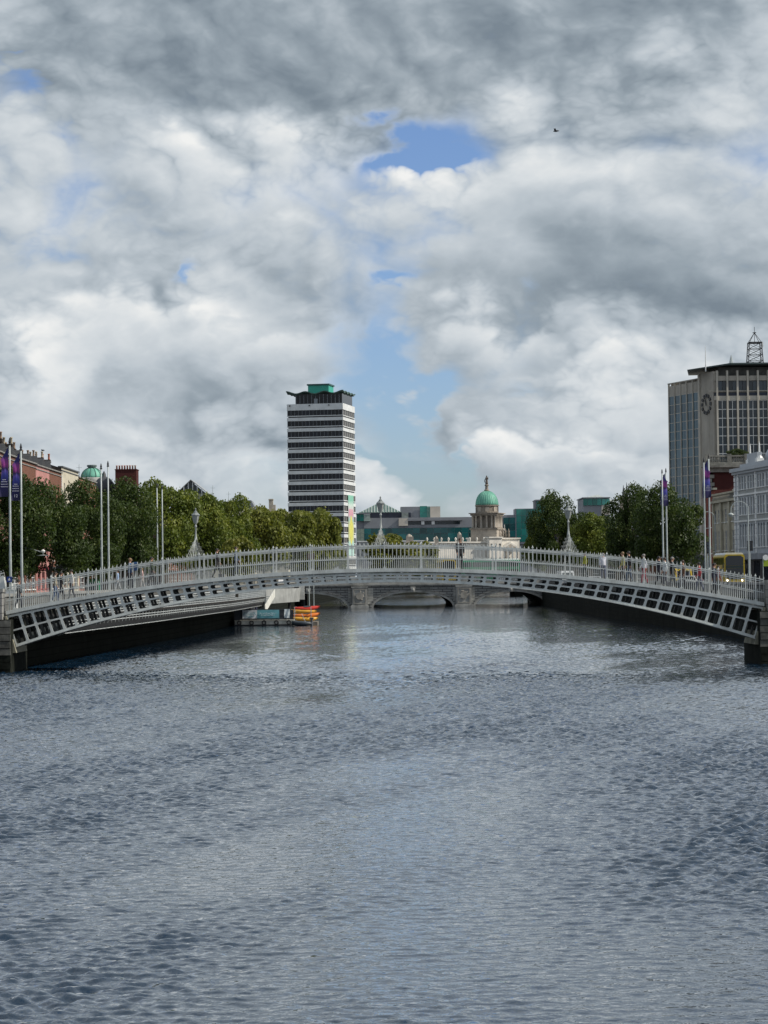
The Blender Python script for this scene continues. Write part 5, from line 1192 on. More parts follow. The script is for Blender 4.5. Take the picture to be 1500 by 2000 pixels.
b = MB(); b.box(13, 19, .5, 9, hB + .4, PZ(1425, 955, 330) - GZ); b.box(12.8, 19.1, .3, 9.2, PZ(1425, 957, 330) - GZ, PZ(1425, 954, 330) - GZ); b.build('attic', M_BST, BB)
b = MB(); za, zb_ = PZ(1425, 954, 330) - GZ + .05, PZ(1425, 931, 330) - GZ; b.add([(13.4, 1.0, za), (18.6, 1.0, za), (18.2, 3.2, zb_), (13.2, 3.2, zb_), (13.4, 3.4, za), (18.6, 3.4, za)], [(0, 1, 2, 3), (1, 5, 2), (4, 0, 3), (5, 4, 3, 2)]); b.build('sloped_roof_panel', mat('gold_panel', (.48, .40, .22), .45, .15, .6), BB)
# white painted Victorian front
M_WP = mat('pale_grey_paint', (0.40, 0.43, 0.46), .65, .05, .5, dirt=(.36, .38, .40), dirt_amt=.35)
M_WG = mat('mid_grey_paint', (0.31, 0.32, 0.31), .7, .05, .5)
M_CURT = glassmat('curtained_glass', (0.045, 0.055, 0.07), .12, .6)
WX, Y1 = 50.0, 324.6
WB = thing('white_victorian_building', 'pale grey and white Victorian front with triple windows, arches and roof finials', 'building', (WX, Y1, GZ), R(-84))
def vrow(x0s, z0, z1): return [(x + k * 1.35, x + k * 1.35 + .85, z0, z1) for x in x0s for k in range(3)]
g3 = [2.6, 7.1, 12.1, 16.6, 21.6, 26.2, 31.2]
HW = 16.0
rows = [(4.4, 9.2, vrow(g3, 5.3, 8.6)), (9.2, 12.9, vrow(g3, 9.9, 12.3)), (12.9, HW, vrow(g3, 13.5, 15.3))]
facade(WB, 0, 40, rows, M_WP, M_WHITE, M_CURT, panes=(1, 2), arch_rows=(0,), rev=.14)
facade(WB, 0, 40, [(0, 4.4, even(.4, 39.6, 9, 3.2, .3, 3.4))], mat('shop_black', (.03, .03, .033), .4), M_BLACK, M_DARKGLASS, y=.004, name='shopfront', panes=(3, 1), sill=False)
body(WB, 0, 40, .05, 14, 0, HW, M_WP)
b = MB(); b.box(-.1, 40.1, -.7, .2, HW, HW + .5); b.box(-.05, 40, -.4, .2, HW - .35, HW); b.box(4.2, 40, -.3, 1, HW + .5, HW + .95); b.build('cornice', M_WP, WB)
b = MB(); b.box(-.1, 40, -.55, 0, 3.6, 4.4); b.build('shop_fascia', mat('fascia_grey', (.22, .24, .27), .5), WB)
for z in (9.0, 12.7):
    b = MB(); b.box(0, 40, -.2, 0, z - .12, z + .12); b.build('string_course', M_WHITE, WB)
for x0 in g3:
    for (z0, z1) in ((8.75, 9.6), (12.45, 13.2)):
        b = MB(); b.box(x0 - .3, x0 + 3.9, -.04, 0, z0 + .3, z1 + .15); b.build('apron_panel', M_WG, WB)
    for k in range(4):
        for (z0, z1) in ((5.3, 8.2), (9.8, 12.3), (13.4, 15.3)):
            b = MB(); x = x0 - .25 + k * 1.35; b.box(x - .11, x + .11, -.05, 0, z0, z1); b.build('colonnette', M_WHITE, WB)
for xq in (.4, 2.1, 11.45, 20.9, 30.6):
    for k in range(17):
        b = MB(); w_ = .34 if k % 2 else .24; b.box(xq - w_, xq + w_, -.14, 0, 4.5 + k * .68, 5.08 + k * .68); b.build('quoin', M_WHITE, WB)
for x, z1 in ((7.6, HW + .95), (12.4, HW + .95)):
    b = MB(); b.box(x - .5, x + .5, -.2, .8, z1, z1 + .5); b.lathe([(.5, 0), (.36, .35), (.14, .5), (.1, 1.9), (.02, 2.3)], 8, (x, .3, z1 + .5)); b.build('finial', M_WHITE, WB)
b = MB(); b.box(7.3, 12.7, -.1, .6, HW + .95, HW + 2.3); b.build('roof_pediment', M_WP, WB)
b = MB(); b.lathe([(1.4, 0), (1.35, .8), (.9, 1.6), (.3, 2.0), (.05, 2.6)], 12, (17.0, 1.2, HW + .95)); b.build('turret_dome', M_WP, WB, True)
b = MB(); b.box(12, 39, 4.5, 12, HW, HW + 3.4); b.build('roof_storey', M_NAVY, WB)
# roof hedge on the corner building
# ================================================================== TREES
L_NEAR = leafmat('leaves_cloud_shaded', (0.020, 0.037, 0.009), (0.043, 0.070, 0.014), (0.085, 0.110, 0.022))  # leaf colours darkened to carry the cloud shadow on the nearer trees
L_MID = leafmat('leaves_green', (0.052, 0.080, 0.014), (0.125, 0.160, 0.026), (0.22, 0.235, 0.04))
L_FAR = leafmat('leaves_olive', (0.075, 0.095, 0.018), (0.155, 0.175, 0.032), (0.25, 0.25, 0.052))
L_YEL = leafmat('leaves_yellow_green', (0.07, 0.085, 0.015), (0.14, 0.15, 0.025), (0.22, 0.21, 0.04))
M_BARK = mat('plane_bark', (0.10, 0.085, 0.065), .9, .3, 2.0, .02, 8)
def crown_mesh(name, seed, rx, rz, n, leaf, m_, nl=34):
    r = np.random.default_rng(seed)
    d = r.normal(size=(nl, 3)); d /= np.linalg.norm(d, axis=1)[:, None]
    c = d * (r.uniform(.35, .86, nl) ** .8)[:, None]; lr = r.uniform(.20, .40, nl)
    c[:, 2] = np.where(c[:, 2] < -.55, c[:, 2] * .7, c[:, 2])
    k = r.integers(0, nl, n); v = r.normal(size=(n, 3)); v /= np.linalg.norm(v, axis=1)[:, None]
    v[:, 2] = np.where(r.random(n) < .35, np.abs(v[:, 2]), v[:, 2])
    rad = lr[k] * (1 - .45 * r.random(n) ** 2) * (1 + .22 * (r.random(n) < .12) * r.random(n))
    p = (c[k] + v * rad[:, None]) * np.array([rx, rx, rz])
    nrm = v + .9 * r.normal(size=(n, 3)); nrm /= np.linalg.norm(nrm, axis=1)[:, None]
    t = np.cross(nrm, r.normal(size=(n, 3))); t /= np.linalg.norm(t, axis=1)[:, None]; s = np.cross(nrm, t)
    ls = leaf * r.uniform(.6, 1.35, n)[:, None]
    P4 = np.stack([p - t * ls * .5, p + s * ls * .36 + nrm * ls * .06, p + t * ls * .55, p - s * ls * .36 + nrm * ls * .06], 1).reshape(-1, 3)
    me = bpy.data.meshes.new(name); me.vertices.add(4 * n); me.vertices.foreach_set('co', P4.ravel())
    me.loops.add(4 * n); me.loops.foreach_set('vertex_index', np.arange(4 * n)); me.polygons.add(n); me.polygons.foreach_set('loop_start', np.arange(0, 4 * n, 4))
    me.update(calc_edges=True); me.materials.append(m_); return me
def trunk_mesh(h_, r0, seed, rx, rz):
    rnd = random.Random(seed); b = MB(); b.tube([(0, 0, 0), (.05, .02, h_ * .5), (.0, .05, h_), (.1, 0, h_ + rz * .7)], [r0 * 1.3, r0, r0 * .85, r0 * .3], 9)
    for k in range(7):
        a = k * 2.4 + rnd.random(); z = h_ * (.75 + .05 * k); e = Vector((math.cos(a) * rx * .6, math.sin(a) * rx * .6, h_ + rz * rnd.uniform(.2, 1.1)))
        s_ = Vector((0, 0, z)); b.tube([s_, s_.lerp(e, .5) + Vector((0, 0, .35)), e], [r0 * .5, r0 * .33, r0 * .1], 6)
    return b.mesh('trunk', M_BARK, True)
CROWNS = {}
for key, m_, n, leaf in (('near', L_NEAR, 26000, .22), ('mid', L_MID, 24000, .25), ('far', L_FAR, 16000, .38), ('yel', L_YEL, 7000, .6)):
    CROWNS[key] = [crown_mesh('crown', 11 * i + len(key) + n, 1.0, 1.0, n, leaf / 4.2, m_) for i in range(2)]
TRK = [trunk_mesh(1.0, .06, i, .5, .5) for i in range(2)]
def tree(px, top, d, half_px, key, label, zbot=6.0, i=0, group=None, x=None):
    X = PX(px, d) if x is None else x; zt_ = PZ(px, top, d); rx = half_px * d / F; rz = (zt_ - zbot) / 2
    t = thing('plane_tree', label, 'tree', (X, d, GZ), 0, group)
    c = link('crown', CROWNS[key][i % 2], t, (0, 0, zbot + rz - GZ), i * 1.3); c.scale = (rx * 1.04, rx * 1.04, rz * 1.08)
    k = link('trunk', TRK[i % 2], t, (0, 0, 0)); s_ = max(zbot - GZ, 1.2) + .6; k.scale = (s_ * .9, s_ * .9, s_)
    return t
gN, gS = 'trees along the north quay', 'trees along the south quay'
TREES = [(14, 930, 150, 90, 'near', 'dark tree behind the two tall banner poles', gN), (96, 948, 163, 80, 'near', 'dark tree in front of the pink house', gN), (166, 956, 176, 74, 'near', 'dark tree in front of the cream house behind the bare pole pair', gN), (238, 948, 189, 80, 'near', 'dark rounded tree in front of the red chimney building', gN),
         (318, 940, 225, 76, 'mid', 'tall green tree behind the two bare poles near the lantern', gN), (392, 950, 252, 72, 'mid', 'bright green tree directly behind the lantern', gN), (445, 968, 278, 58, 'mid', 'bright green tree in front of the mansard roof', gN),
         (515, 984, 345, 58, 'far', 'olive green tree in front of the pale stone chimney', gN), (572, 992, 470, 52, 'far', 'olive tree against the foot of the banded tower', gN), (618, 988, 500, 46, 'far', 'rounded olive tree crossing the lower floors of the banded tower', gN), (648, 1016, 530, 28, 'far', 'small olive tree beside the painted tower banner', gN),
         (1092, 968, 362, 56, 'near', 'dark green tree with the green glass towers behind it', gS), (1052, 1010, 400, 30, 'mid', 'small green tree next to the domed white building', gS), (1170, 990, 315, 60, 'mid', 'lower lighter green tree in front of the pyramid roofed block', gS), (1240, 962, 275, 58, 'near', 'dark tree below the church spires', gS), (1305, 952, 252, 74, 'near', 'broad dark tree behind the purple banners and clock block foot', gS)]
for i, (px, top, d, hp, key, lab, gr) in enumerate(TREES): tree(px, top, d, hp, key, lab, i=i, group=gr, zbot=4.9 if d < 200 else 5.2)
tree(768, 1046, 610, 56, 'yel', 'yellow green tree behind the crown lantern of the footbridge', 4.2, 0, 'yellow green trees by the viaduct')
tree(822, 1060, 640, 36, 'yel', 'lower yellow green tree beside the carved stone pylon', 4.2, 1, 'yellow green trees by the viaduct')
tree(462, 1050, 215, 36, 'yel', 'bright yellow green young tree by the boardwalk behind the footbridge rails', 5.0, 1, None)
hd = thing('roof_hedge', 'clipped dark hedge on the roof terrace of the corner building', 'hedge', (PX(1444, 362), 362, PZ(1444, 894, 362)))
c = link('foliage', CROWNS['near'][0], hd, (0, 0, .5)); c.scale = (1.9, .9, .85)
b = MB(); b.box(-1.6, 1.6, -.4, .4, -.4, .15); b.build('planter', M_CST, hd)

# ================================================================== POLES, BANNERS, LAMPS, STREET FURNITURE
M_POLE = mat('flagpole_grey', (0.40, 0.44, 0.44), .45, .08, 2)
M_BAN = paintmat('event_banner', [(0, (.010, .008, .05)), (.30, (.014, .012, .11)), (.42, (.05, .06, .33)), (.5, (.14, .09, .40)), (.55, (.02, .015, .09)), (.62, (.30, .04, .24)), (.74, (.16, .03, .20)), (.8, (.015, .014, .12)), (1.0, (.012, .015, .14))], noise_amt=.22, cells=(1.2, 1, 1.2))
M_INK = mat('banner_print', (.55, .55, .62), .7)
def textmesh(s, size, m_):
    cu = bpy.data.curves.new('t', 'FONT'); cu.body = s; cu.size = size; cu.align_x = 'CENTER'; cu.extrude = .004
    o = bpy.data.objects.new('t', cu); COL.objects.link(o); dg_ = bpy.context.evaluated_depsgraph_get(); me = bpy.data.meshes.new_from_object(o.evaluated_get(dg_)); bpy.data.objects.remove(o); me.materials.clear(); me.materials.append(m_); return me
def pole(px, top, d, label, side=0, txt=None, banner=True, r=.065, bh=3.0, group='quayside poles'):
    X = PX(px, d); z1 = PZ(px, top, d) - GZ
    t = thing('banner_pole' if banner else 'flagpole', label, 'pole', (X, d, GZ), 0, group)
    b = MB(); b.tube([(0, 0, 0), (0, 0, z1 * .33), (0, 0, z1 * .34), (0, 0, z1 * .66), (0, 0, z1 * .67), (0, 0, z1 - .45)], [r * 1.25, r * 1.2, r * 1.05, r, r * .9, r * .8], 8); b.build('shaft', M_POLE, t, True)
    b = MB(); b.lathe([(.06, 0), (.11, .06), (.05, .12), (.08, .2), (.02, .45)], 8, (0, 0, z1 - .45)); b.build('finial', M_BLACK, t)
    if banner:
        s = side; w_ = .46; bb = MB(); nx, nz = 5, 16; vs_ = []
        for j in range(nz + 1):
            for i in range(nx + 1):
                u, v = i / nx, j / nz; drop = (1 - v) ** 4 * u * .8
                vs_.append((s * (.09 + u * w_ * (1 - .12 * math.sin(v * 5))), .07 * math.sin(u * 4 + v * 6) * u, z1 - .55 - drop - v * bh))
        k = len(vs_); fs = [(j * (nx + 1) + i, j * (nx + 1) + i + 1, (j + 1) * (nx + 1) + i + 1, (j + 1) * (nx + 1) + i) for j in range(nz) for i in range(nx)]
        bb.add(vs_ + [(x, y + .01, z) for x, y, z in vs_], fs + [tuple(i + k for i in reversed(f)) for f in fs]); bo = bb.build('banner', M_BAN, t, True)
        cx = s * (.09 + w_ * .5)
        p = MB()
        for q_, (v, ww) in enumerate(((.70, .3), (.75, .34), (.80, .36), (.66, .16))):
            for k in range(6): x = cx + ww * (k / 5 - .5); p.box(x - .022, x + .018, -.12, -.11, z1 - .55 - v * bh - .022, z1 - .55 - v * bh + .022)
        p.build('print', M_INK, bo)
        if txt: o = link('number', textmesh(txt, .26, M_INK), bo, (cx, -.12, z1 - .55 - .93 * bh)); o.rotation_euler = (R(90), 0, 0)
        b = MB(); b.bar((0, 0, z1 - .56), (s * .3, 0, z1 - .75), .03); b.build('banner_arm', M_BLACK, t)
    return t
pole(20.5, 855, 137, 'tall pole with plain purple banner without number by the abutment', -1, None)
pole(42.5, 866, 141, 'tall pole with purple banner printed with number 12', -1, '12')
pole(199, 905, 170, 'bare grey pole in front of the copper dome', banner=False)
pole(212.5, 900, 170.5, 'bare grey pole beside the copper dome with pointed finial', banner=False)
pole(308, 943, 207, 'thin bare grey pole of the pair before the taller green tree', banner=False, r=.06)
pole(318, 946, 208, 'thin bare grey pole of the pair before the taller green tree', banner=False, r=.06)
pole(1296, 916, 236, 'pole with purple banner in front of the broad dark tree', 1, None, r=.08, bh=3.3)
pole(1303.5, 914, 237, 'pole sharing a purple banner in front of the broad dark tree', -1, None, r=.08, bh=3.3)
pole(1378, 893, 200, 'pole with purple banner before the blue glass wall', 1, None, r=.065, bh=3.0)
pole(1387.5, 886, 202, 'tall pole with purple banner before the corner building', -1, None, r=.075, bh=3.4)
pole(524 / 3.75 + 680, 1028, 640, 'thin white mast by the yellow green tree', banner=False, r=.12) if False else None
# leaning boardwalk lamps
for px, py, ax, ay, d, lab in ((50, 1069, 84, 1079, 150, 'leaning lamp post with disc light beside the numbered banner pole'), (114, 1073, 146, 1081, 165, 'leaning lamp post with disc light carrying the grey cloth'), (221, 1081, 250, 1087, 200, 'leaning lamp post with disc light beside the bare poles'), (268, 1084, 290, 1089, 218, 'leaning lamp post with disc light, smallest before the lantern')):
    p0, p1 = P(px, py, d), P(ax, ay, d); X0 = p0.x - .45
    t = thing('leaning_lamp', lab, 'lamp', (X0, d, 3.0), 0, 'leaning lamps along the boardwalk')
    b = MB(); b.tube([(0, 0, 0), (p0.x - X0, 0, p0.z - 3)], [.11, .06], 6); b.build('post', M_GREY, t)
    b = MB(); b.tube([(p0.x - X0, 0, p0.z - 3), (p1.x - X0, 0, p1.z - 3)], [.035, .03], 5); b.build('arm', M_GREY, t)
    b = MB(); b.lathe([(.1, 0), (.16, .1), (.05, .2)], 8, (p1.x - X0, 0, p1.z - 3)); b.build('spotlight', M_WHITE, t)
    b = MB(); b.lathe([(.42, 0), (.45, .03), (.1, .06)], 14, (p1.x - X0, 0, p1.z - 3.22)); b.build('disc', M_GREY, t); b = MB(); b.bar((p1.x - X0, 0, p1.z - 3.2), (p1.x - X0, 0, p1.z - 3), .04); b.build('stem', M_GREY, t)
fb = thing('grey_cloth_banner', 'limp grey cloth banner hanging from the second leaning lamp', 'banner', P(117, 1086, 164))
o = cloth(.62, 1.9, 8, 10, .09, 5).build('cloth', mat('grey_cloth', (.25, .26, .26), .8), fb, True); o.rotation_euler = (0, R(14), 0)
b = MB(); b.bar((-.1, 0, .05), (.7, 0, -.1), .04); b.build('cross_pole', M_GREY, fb)
# green parasol
pr = thing('green_parasol', 'green cafe parasol on the boardwalk under the trees', 'parasol', (PX(171, 178), 178, 3.05))
z1 = PZ(171, 1106, 178) - 3.05
b = MB(); b.lathe([(1.05, z1 - .34), (1.0, z1 - .28), (.5, z1 - .12), (.06, z1)], 8); b.build('canopy', mat('parasol_green', (.01, .20, .07), .7), pr)
b = MB(); b.lathe([(1.06, z1 - .5), (1.05, z1 - .34)], 8); b.build('valance', mat('parasol_valance', (.012, .23, .085), .7), pr)
b = MB(); b.tube([(0, 0, 0), (0, 0, z1)], .03, 6); b.build('pole', M_WHITE, pr); b = MB(); b.lathe([(.35, 0), (.3, .08), (.05, .1)], 10); b.build('base', M_GREY, pr)
gk = thing('green_kiosk', 'green kiosk counter standing below the parasol', 'kiosk', (PX(182, 180), 180, 3.05))
b = MB(); b.box(-.45, .45, 0, .9, 0, 2.2); b.build('cabinet', mat('kiosk_green', (.008, .16, .07), .5), gk); b = MB(); b.box(-.5, .5, -.05, .95, 2.2, 2.26); b.build('top', M_BLACK, gk); b = MB(); b.box(-.35, .35, -.03, 0, 1.1, 1.9); b.build('hatch', M_DARKGLASS, gk)
# blue sign on the pier, brown sign in the trees, bus stop, traffic lights
sg = thing('blue_sign', 'square blue sign with white symbol behind the abutment pier', 'sign', (PX(18, 134), 134, GZ))
z0 = PZ(18, 1137, 134) - GZ
b = MB(); b.box(-.15, .15, 0, .04, z0, z0 + .32); so_ = b.build('plate', mat('sign_blue', (.01, .035, .20), .5), sg); b = MB(); b.box(-.06, .06, -.006, 0, z0 + .1, z0 + .17); b.lathe([(.0, 0), (.035, .03), (.0, .06)], 6, (0, -.004, z0 + .18)); b.build('symbol', M_WHITE, so_)
b = MB(); b.tube([(0, .06, 0), (0, .06, z0 + .3)], .03, 6); b.build('post', M_GREY, sg)
sg = thing('utility_cabinet', 'pale grey utility cabinet behind the abutment railing', 'cabinet', (PX(22, 136), 136, GZ))
b = MB(); b.box(-.3, .3, 0, .4, 0, 1.2); b.build('body', M_WHITE, sg); b = MB(); b.box(-.34, .34, -.04, .44, 1.2, 1.28); b.build('top', M_GREY, sg)
sg = thing('brown_sign', 'rectangular brown sign seen through the footbridge rails before the olive trees', 'sign', (PX(608, 300) , 300, 0))
b = MB(); z0 = PZ(608, 1092, 300); b.box(-.48, .48, 0, .06, z0, z0 + .75); b.build('plate', mat('sign_brown', (.10, .055, .045), .6), sg); b = MB(); b.tube([(-.3, .1, -1.5), (-.3, .1, z0 + .7)], .06, 6); b.tube([(.3, .1, -1.5), (.3, .1, z0 + .7)], .06, 6); b.build('posts', M_GREY, sg)
bs = thing('bus_stop_sign', 'yellow green bus stop flag sign beside the black shopfront', 'sign', (PX(1494, 222), 222, GZ))
z0 = PZ(1494, 1106, 222) - GZ
b = MB(); b.box(-.12, .45, 0, .05, z0, z0 + .75); pl_ = b.build('plate', mat('sign_lime', (.30, .38, .02), .5), bs); b = MB(); b.lathe([(.02, 0), (.28, .001), (.28, .03), (.02, .031)], 14, (.0, 0, 0)); o = b.build('roundel', M_WHITE, pl_); o.location = (.1, -.01, z0 + .85); o.rotation_euler = (R(90), 0, 0)
b = MB(); b.tube([(-.16, .03, 0), (-.16, .03, z0 + 1)], .04, 6); b.build('post', M_GREY, bs)
# curved double arm street lamps in front of the white building
def curl_lamp(px, top, d, label, s=-1):
    X = PX(px, d); z1 = PZ(px, top, d) - GZ
    t = thing('swan_neck_street_lamp', label, 'lamp', (X, d, GZ), 0)
    b = MB(); b.tube([(0, 0, 0), (0, 0, 1.0), (0, 0, z1 - .5)], [.13, .09, .06], 8); b.build('post', M_GREY, t)
    b = MB(); b.tube([(0, 0, z1 - .9)] + [(s * .95 * (1 - math.cos(a)), 0, z1 - .9 + .95 * math.sin(a)) for a in [math.pi * k / 10 for k in range(1, 11)]] + [(s * 1.9, 0, z1 - 1.25)], .045, 6); b.build('swan_neck', M_GREY, t)
    b = MB(); b.lathe([(.08, .1), (.3, -.02), (.34, -.1), (.2, -.32), (.05, -.38)], 10, (s * 1.9, 0, z1 - 1.3)); b.build('lantern', M_GREY, t)
    return t
curl_lamp(1463, 980, 252, 'tall swan neck street lamp before the white Victorian front')
curl_lamp(1398, 1000, 300, 'swan neck street lamp before the beige stone building')
for px, top, d, lab in ((1466, 1058, 262, 'black traffic signal head beside the yellow bus'), (1383, 1060, 225, 'dark traffic signal on the pole behind the banner poles')):
    t = thing('traffic_signal', lab, 'traffic light', (PX(px, d), d, GZ)); z1 = PZ(px, top, d) - GZ
    b = MB(); b.tube([(0, .15, 0), (0, .15, z1)], .06, 6); b.build('post', M_GREY, t)
    b = MB(); b.box(-.32, .32, 0, .1, z1 - 1.05, z1 + .1); b.build('backing_board', M_BLACK, t)
    for k in range(3): b = MB(); b.lathe([(.02, 0), (.11, .001), (.12, .1), (.1, .11)], 8); o = b.build('lens', M_DARKGLASS, t); o.location = (0, -.01, z1 - .15 - k * .33); o.rotation_euler = (R(90), 0, 0)
# ================================================================== VEHICLES
def wheel(parent, x, y, r, w):
    b = MB(); b.lathe([(.02, -w / 2), (r * .85, -w / 2), (r, -w / 2 + .03), (r, w / 2 - .03), (r * .85, w / 2), (.02, w / 2)], 14); o = b.build('wheel', M_BLACK, parent); o.location = (x, y, r); o.rotation_euler = (0, R(90), 0)
    b = MB(); b.lathe([(.02, -w / 2 - .01), (r * .55, -w / 2 - .01), (r * .55, w / 2 + .01), (.02, w / 2 + .01)], 10); b.build('rim', M_GREY, o)
M_LAMP = bpy.data.materials.new('lit_headlamp'); M_LAMP.use_nodes = True
_p = M_LAMP.node_tree.nodes['Principled BSDF']; _p.inputs['Emission Color'].default_value = (1, .92, .75, 1); _p.inputs['Emission Strength'].default_value = 6.0
M_VG = glassmat('vehicle_glass', (0.012, 0.014, 0.017), .05, .4)
def roundrect(w, z0, z1, r, n=4):
    pts = []
    for cx, cz_, a0 in ((w - r, z0 + r * .5, -90), (w - r, z1 - r, 0), (-w + r, z1 - r, 90), (-w + r, z0 + r * .5, 180)):
        rr = r if cz_ > (z0 + z1) / 2 else r * .5
        for k in range(n + 1): a = R(a0 + 90 * k / n); pts.append((cx + (r) * math.cos(a) if rr == r else cx + r * math.cos(a), cz_ + rr * math.sin(a)))
    return pts
def double_decker(x, y, z, rz, label, cbody, croof, lamps=True):
    t = thing('double_decker_bus', label, 'bus', (x, y, z), rz)
    m_, mr = mat('bus_' + cbody[0], cbody[1], .35, .05), mat('bus_roof_' + croof[0], croof[1], .4, .05)
    L = 10.8; prof = roundrect(1.25, .32, 4.0, .28)
    b = MB(); b.prism(prof, 0, L); b.build('body', m_, t)
    b = MB(); b.prism([(-1.15, 3.98), (1.15, 3.98), (.95, 4.22), (-.95, 4.22)], .25, L - .25); b.build('roof', mr, t)
    b = MB(); b.add([(-1.08, -.03, 2.62), (1.08, -.03, 2.62), (1.1, -.03, 3.6), (.75, -.03, 3.85), (-.75, -.03, 3.85), (-1.1, -.03, 3.6)], [(0, 1, 2, 3, 4, 5)]); b.build('upper_windscreen', M_VG, t)
    b = MB(); b.add([(-1.1, -.03, 1.25), (-.7, -.03, .95), (.7, -.03, .95), (1.1, -.03, 1.25), (1.1, -.03, 2.3), (-1.1, -.03, 2.3)], [(0, 1, 2, 3, 4, 5)]); b.build('windscreen', M_VG, t)
    b = MB(); b.box(-1.1, 1.1, -.035, 0, 2.32, 2.6); b.build('destination_blind', mat('blind', (.018, .03, .03), .3), t)
    for s in (-1, 1):
        xs_ = (s * 1.252, s * 1.262); x0, x1 = min(xs_), max(xs_)
        for k in range(6):
            b = MB(); b.box(x0, x1, .4 + k * 1.7, 1.95 + k * 1.7, 2.75, 3.6); b.build('side_window', M_VG, t)
            b = MB(); b.box(x0, x1, .7 + k * 1.65, 2.2 + k * 1.65, 1.35, 2.25); b.build('side_window', M_VG, t)
        b = MB(); b.lathe([(.02, 0), (.11, .001), (.11, .03), (.02, .05)], 10); o = b.build('headlamp', M_LAMP if lamps else M_WHITE, t); o.location = (s * .92, -.01, .82); o.rotation_euler = (R(90), 0, 0)
        b = MB(); b.bar((s * 1.2, 0, 2.9), (s * 1.42, -.25, 2.75), .04); b.box(min(s * 1.36, s * 1.52), max(s * 1.36, s * 1.52), -.3, -.24, 2.3, 2.75); b.build('mirror', M_BLACK, t)
        for yy in (2.5, 8.2): wheel(t, s * 1.13, yy, .48, .28)
    b = MB(); b.box(-1.2, 1.2, -.06, .1, .35, .62); b.build('bumper', M_BLACK if cbody[0] != 'yellow' else m_, t)
    return t
double_decker(PX(1435, 280), 280, GZ + .03, R(-1), 'yellow fronted double decker bus with lit headlamps before the white building', ('yellow', (.50, .36, .02)), ('silver', (.62, .64, .62)))
double_decker(PX(1368, 322), 322, GZ + .03, R(-2), 'dark double decker bus following further back under the beige building', ('navy', (.03, .035, .05)), ('dark', (.10, .10, .11)), False)
double_decker(PX(943, 421) - 4.0, 421, TOPZ + .28, R(-90), 'green double decker bus crossing the stone bridge side on', ('green', (.02, .26, .12)), ('pale', (.55, .62, .58)), False)
double_decker(PX(877, 410), 410, TOPZ + .28, R(4), 'yellow double decker bus on the stone bridge behind the person in black', ('yellow', (.50, .36, .02)), ('yellowish', (.45, .36, .05)), False)
def car(x, y, z, rz, name, label, col, van=False, cat='car'):
    t = thing(name, label, cat, (x, y, z), rz); m_ = mat('paint_%s' % label[:18], col, .3, .04)
    L, W2, H = (5.0, .98, 2.3) if van else (4.3, .88, 1.47)
    if van: prof = [(0, .3), (0, 1.0), (.25, 1.15), (.75, 2.05), (1.0, H), (L - .1, H), (L, H - .2), (L, .3)]
    else: prof = [(0, .28), (0, .72), (.15, .82), (1.1, .95), (1.75, 1.40), (2.1, H), (3.2, H), (3.9, 1.02), (4.25, .95), (L, .8), (L, .3)]
    b = MB(); k = len(prof); w1 = W2
    vs_ = [(s * (W2 if zz < 1.0 else W2 * .86 if not van else W2 * .95), yy, zz) for s in (-1, 1) for yy, zz in prof]
    b.add(vs_, [tuple(range(k)), tuple(reversed(range(k, 2 * k)))] + [(i, i + k, (i + 1) % k + k, (i + 1) % k) for i in range(k)]); b.build('body', m_, t)
    if van: ws = [(.28, 1.2), (.74, 2.0)]
    else: ws = [(1.16, .99), (1.72, 1.37)]
    b = MB(); (ya, za), (yb, zb_) = ws; b.add([(-W2 * .8, ya - .02, za + .02), (W2 * .8, ya - .02, za + .02), (W2 * .74, yb - .02, zb_ + .02), (-W2 * .74, yb - .02, zb_ + .02)], [(0, 1, 2, 3)]); b.build('windscreen', M_VG, t)
    for s in (-1, 1):
        for (ya, yb) in (((.8, 1.6), (1.7, 2.9)) if van else ((1.75, 2.55), (2.62, 3.35))):
            b = MB(); x0, x1 = sorted((s * W2 * (.93 if van else .885), s * W2 * (.975 if van else .93))); b.box(x0, x1, ya, yb, 1.25 if van else 1.0, 1.85 if van else 1.33); b.build('side_window', M_VG, t)
        for yy in (.85, L - .9): wheel(t, s * (W2 - .1), yy, .32, .2)
        b = MB(); x0, x1 = sorted((s * .5, s * .8)); b.box(x0, x1, -.02, .02, .62, .76); b.build('headlamp', M_WHITE, t)
    b = MB(); b.box(-W2 * .9, W2 * .9, -.06, .05, .3, .5); b.build('bumper', M_BLACK, t); return t
car(PX(1337, 258), 258, GZ + .03, 0, 'parked_van', 'yellow fronted van behind the footbridge rails on the south quay', (.50, .36, .03), True, 'van')
car(PX(1362, 300), 300, GZ + .03, 0, 'red_car', 'red car in the traffic in front of the dark bus', (.30, .02, .02))
car(PX(1350, 250), 250, GZ + .03, R(3), 'silver_car', 'silver car beside the yellow van', (.4, .42, .43))
car(PX(8, 196), 196, GZ + .03, R(180), 'white_minibus', 'white minibus on the north quay behind the blue sign', (.62, .64, .63), True, 'minibus').scale = (1.05, 1.2, 1.25)
car(PX(1010, 408), 408, TOPZ + .28, R(88), 'silver_car', 'silver car crossing the stone bridge below the domed building', (.42, .44, .47))
car(PX(1065, 412), 412, TOPZ + .28, R(92), 'white_car', 'white car crossing the stone bridge towards the south quay', (.62, .63, .64))
car(PX(1110, 330), 330, GZ + .03, R(5), 'white_van', 'white van seen through the footbridge rails under the lantern on the clock tower side', (.6, .62, .64), True, 'van')
car(PX(1165, 300), 300, GZ + .03, R(2), 'silver_car', 'silver grey car on the south quay below the lighter green tree', (.38, .40, .44))
car(PX(555, 360), 360, GZ + .03, R(180), 'white_car', 'white car on the north quay below the olive trees', (.6, .6, .6))
car(PX(300, 205), 205, GZ + .03, R(180), 'dark_car', 'dark car on the north quay behind the bare pole pair', (.03, .03, .035))

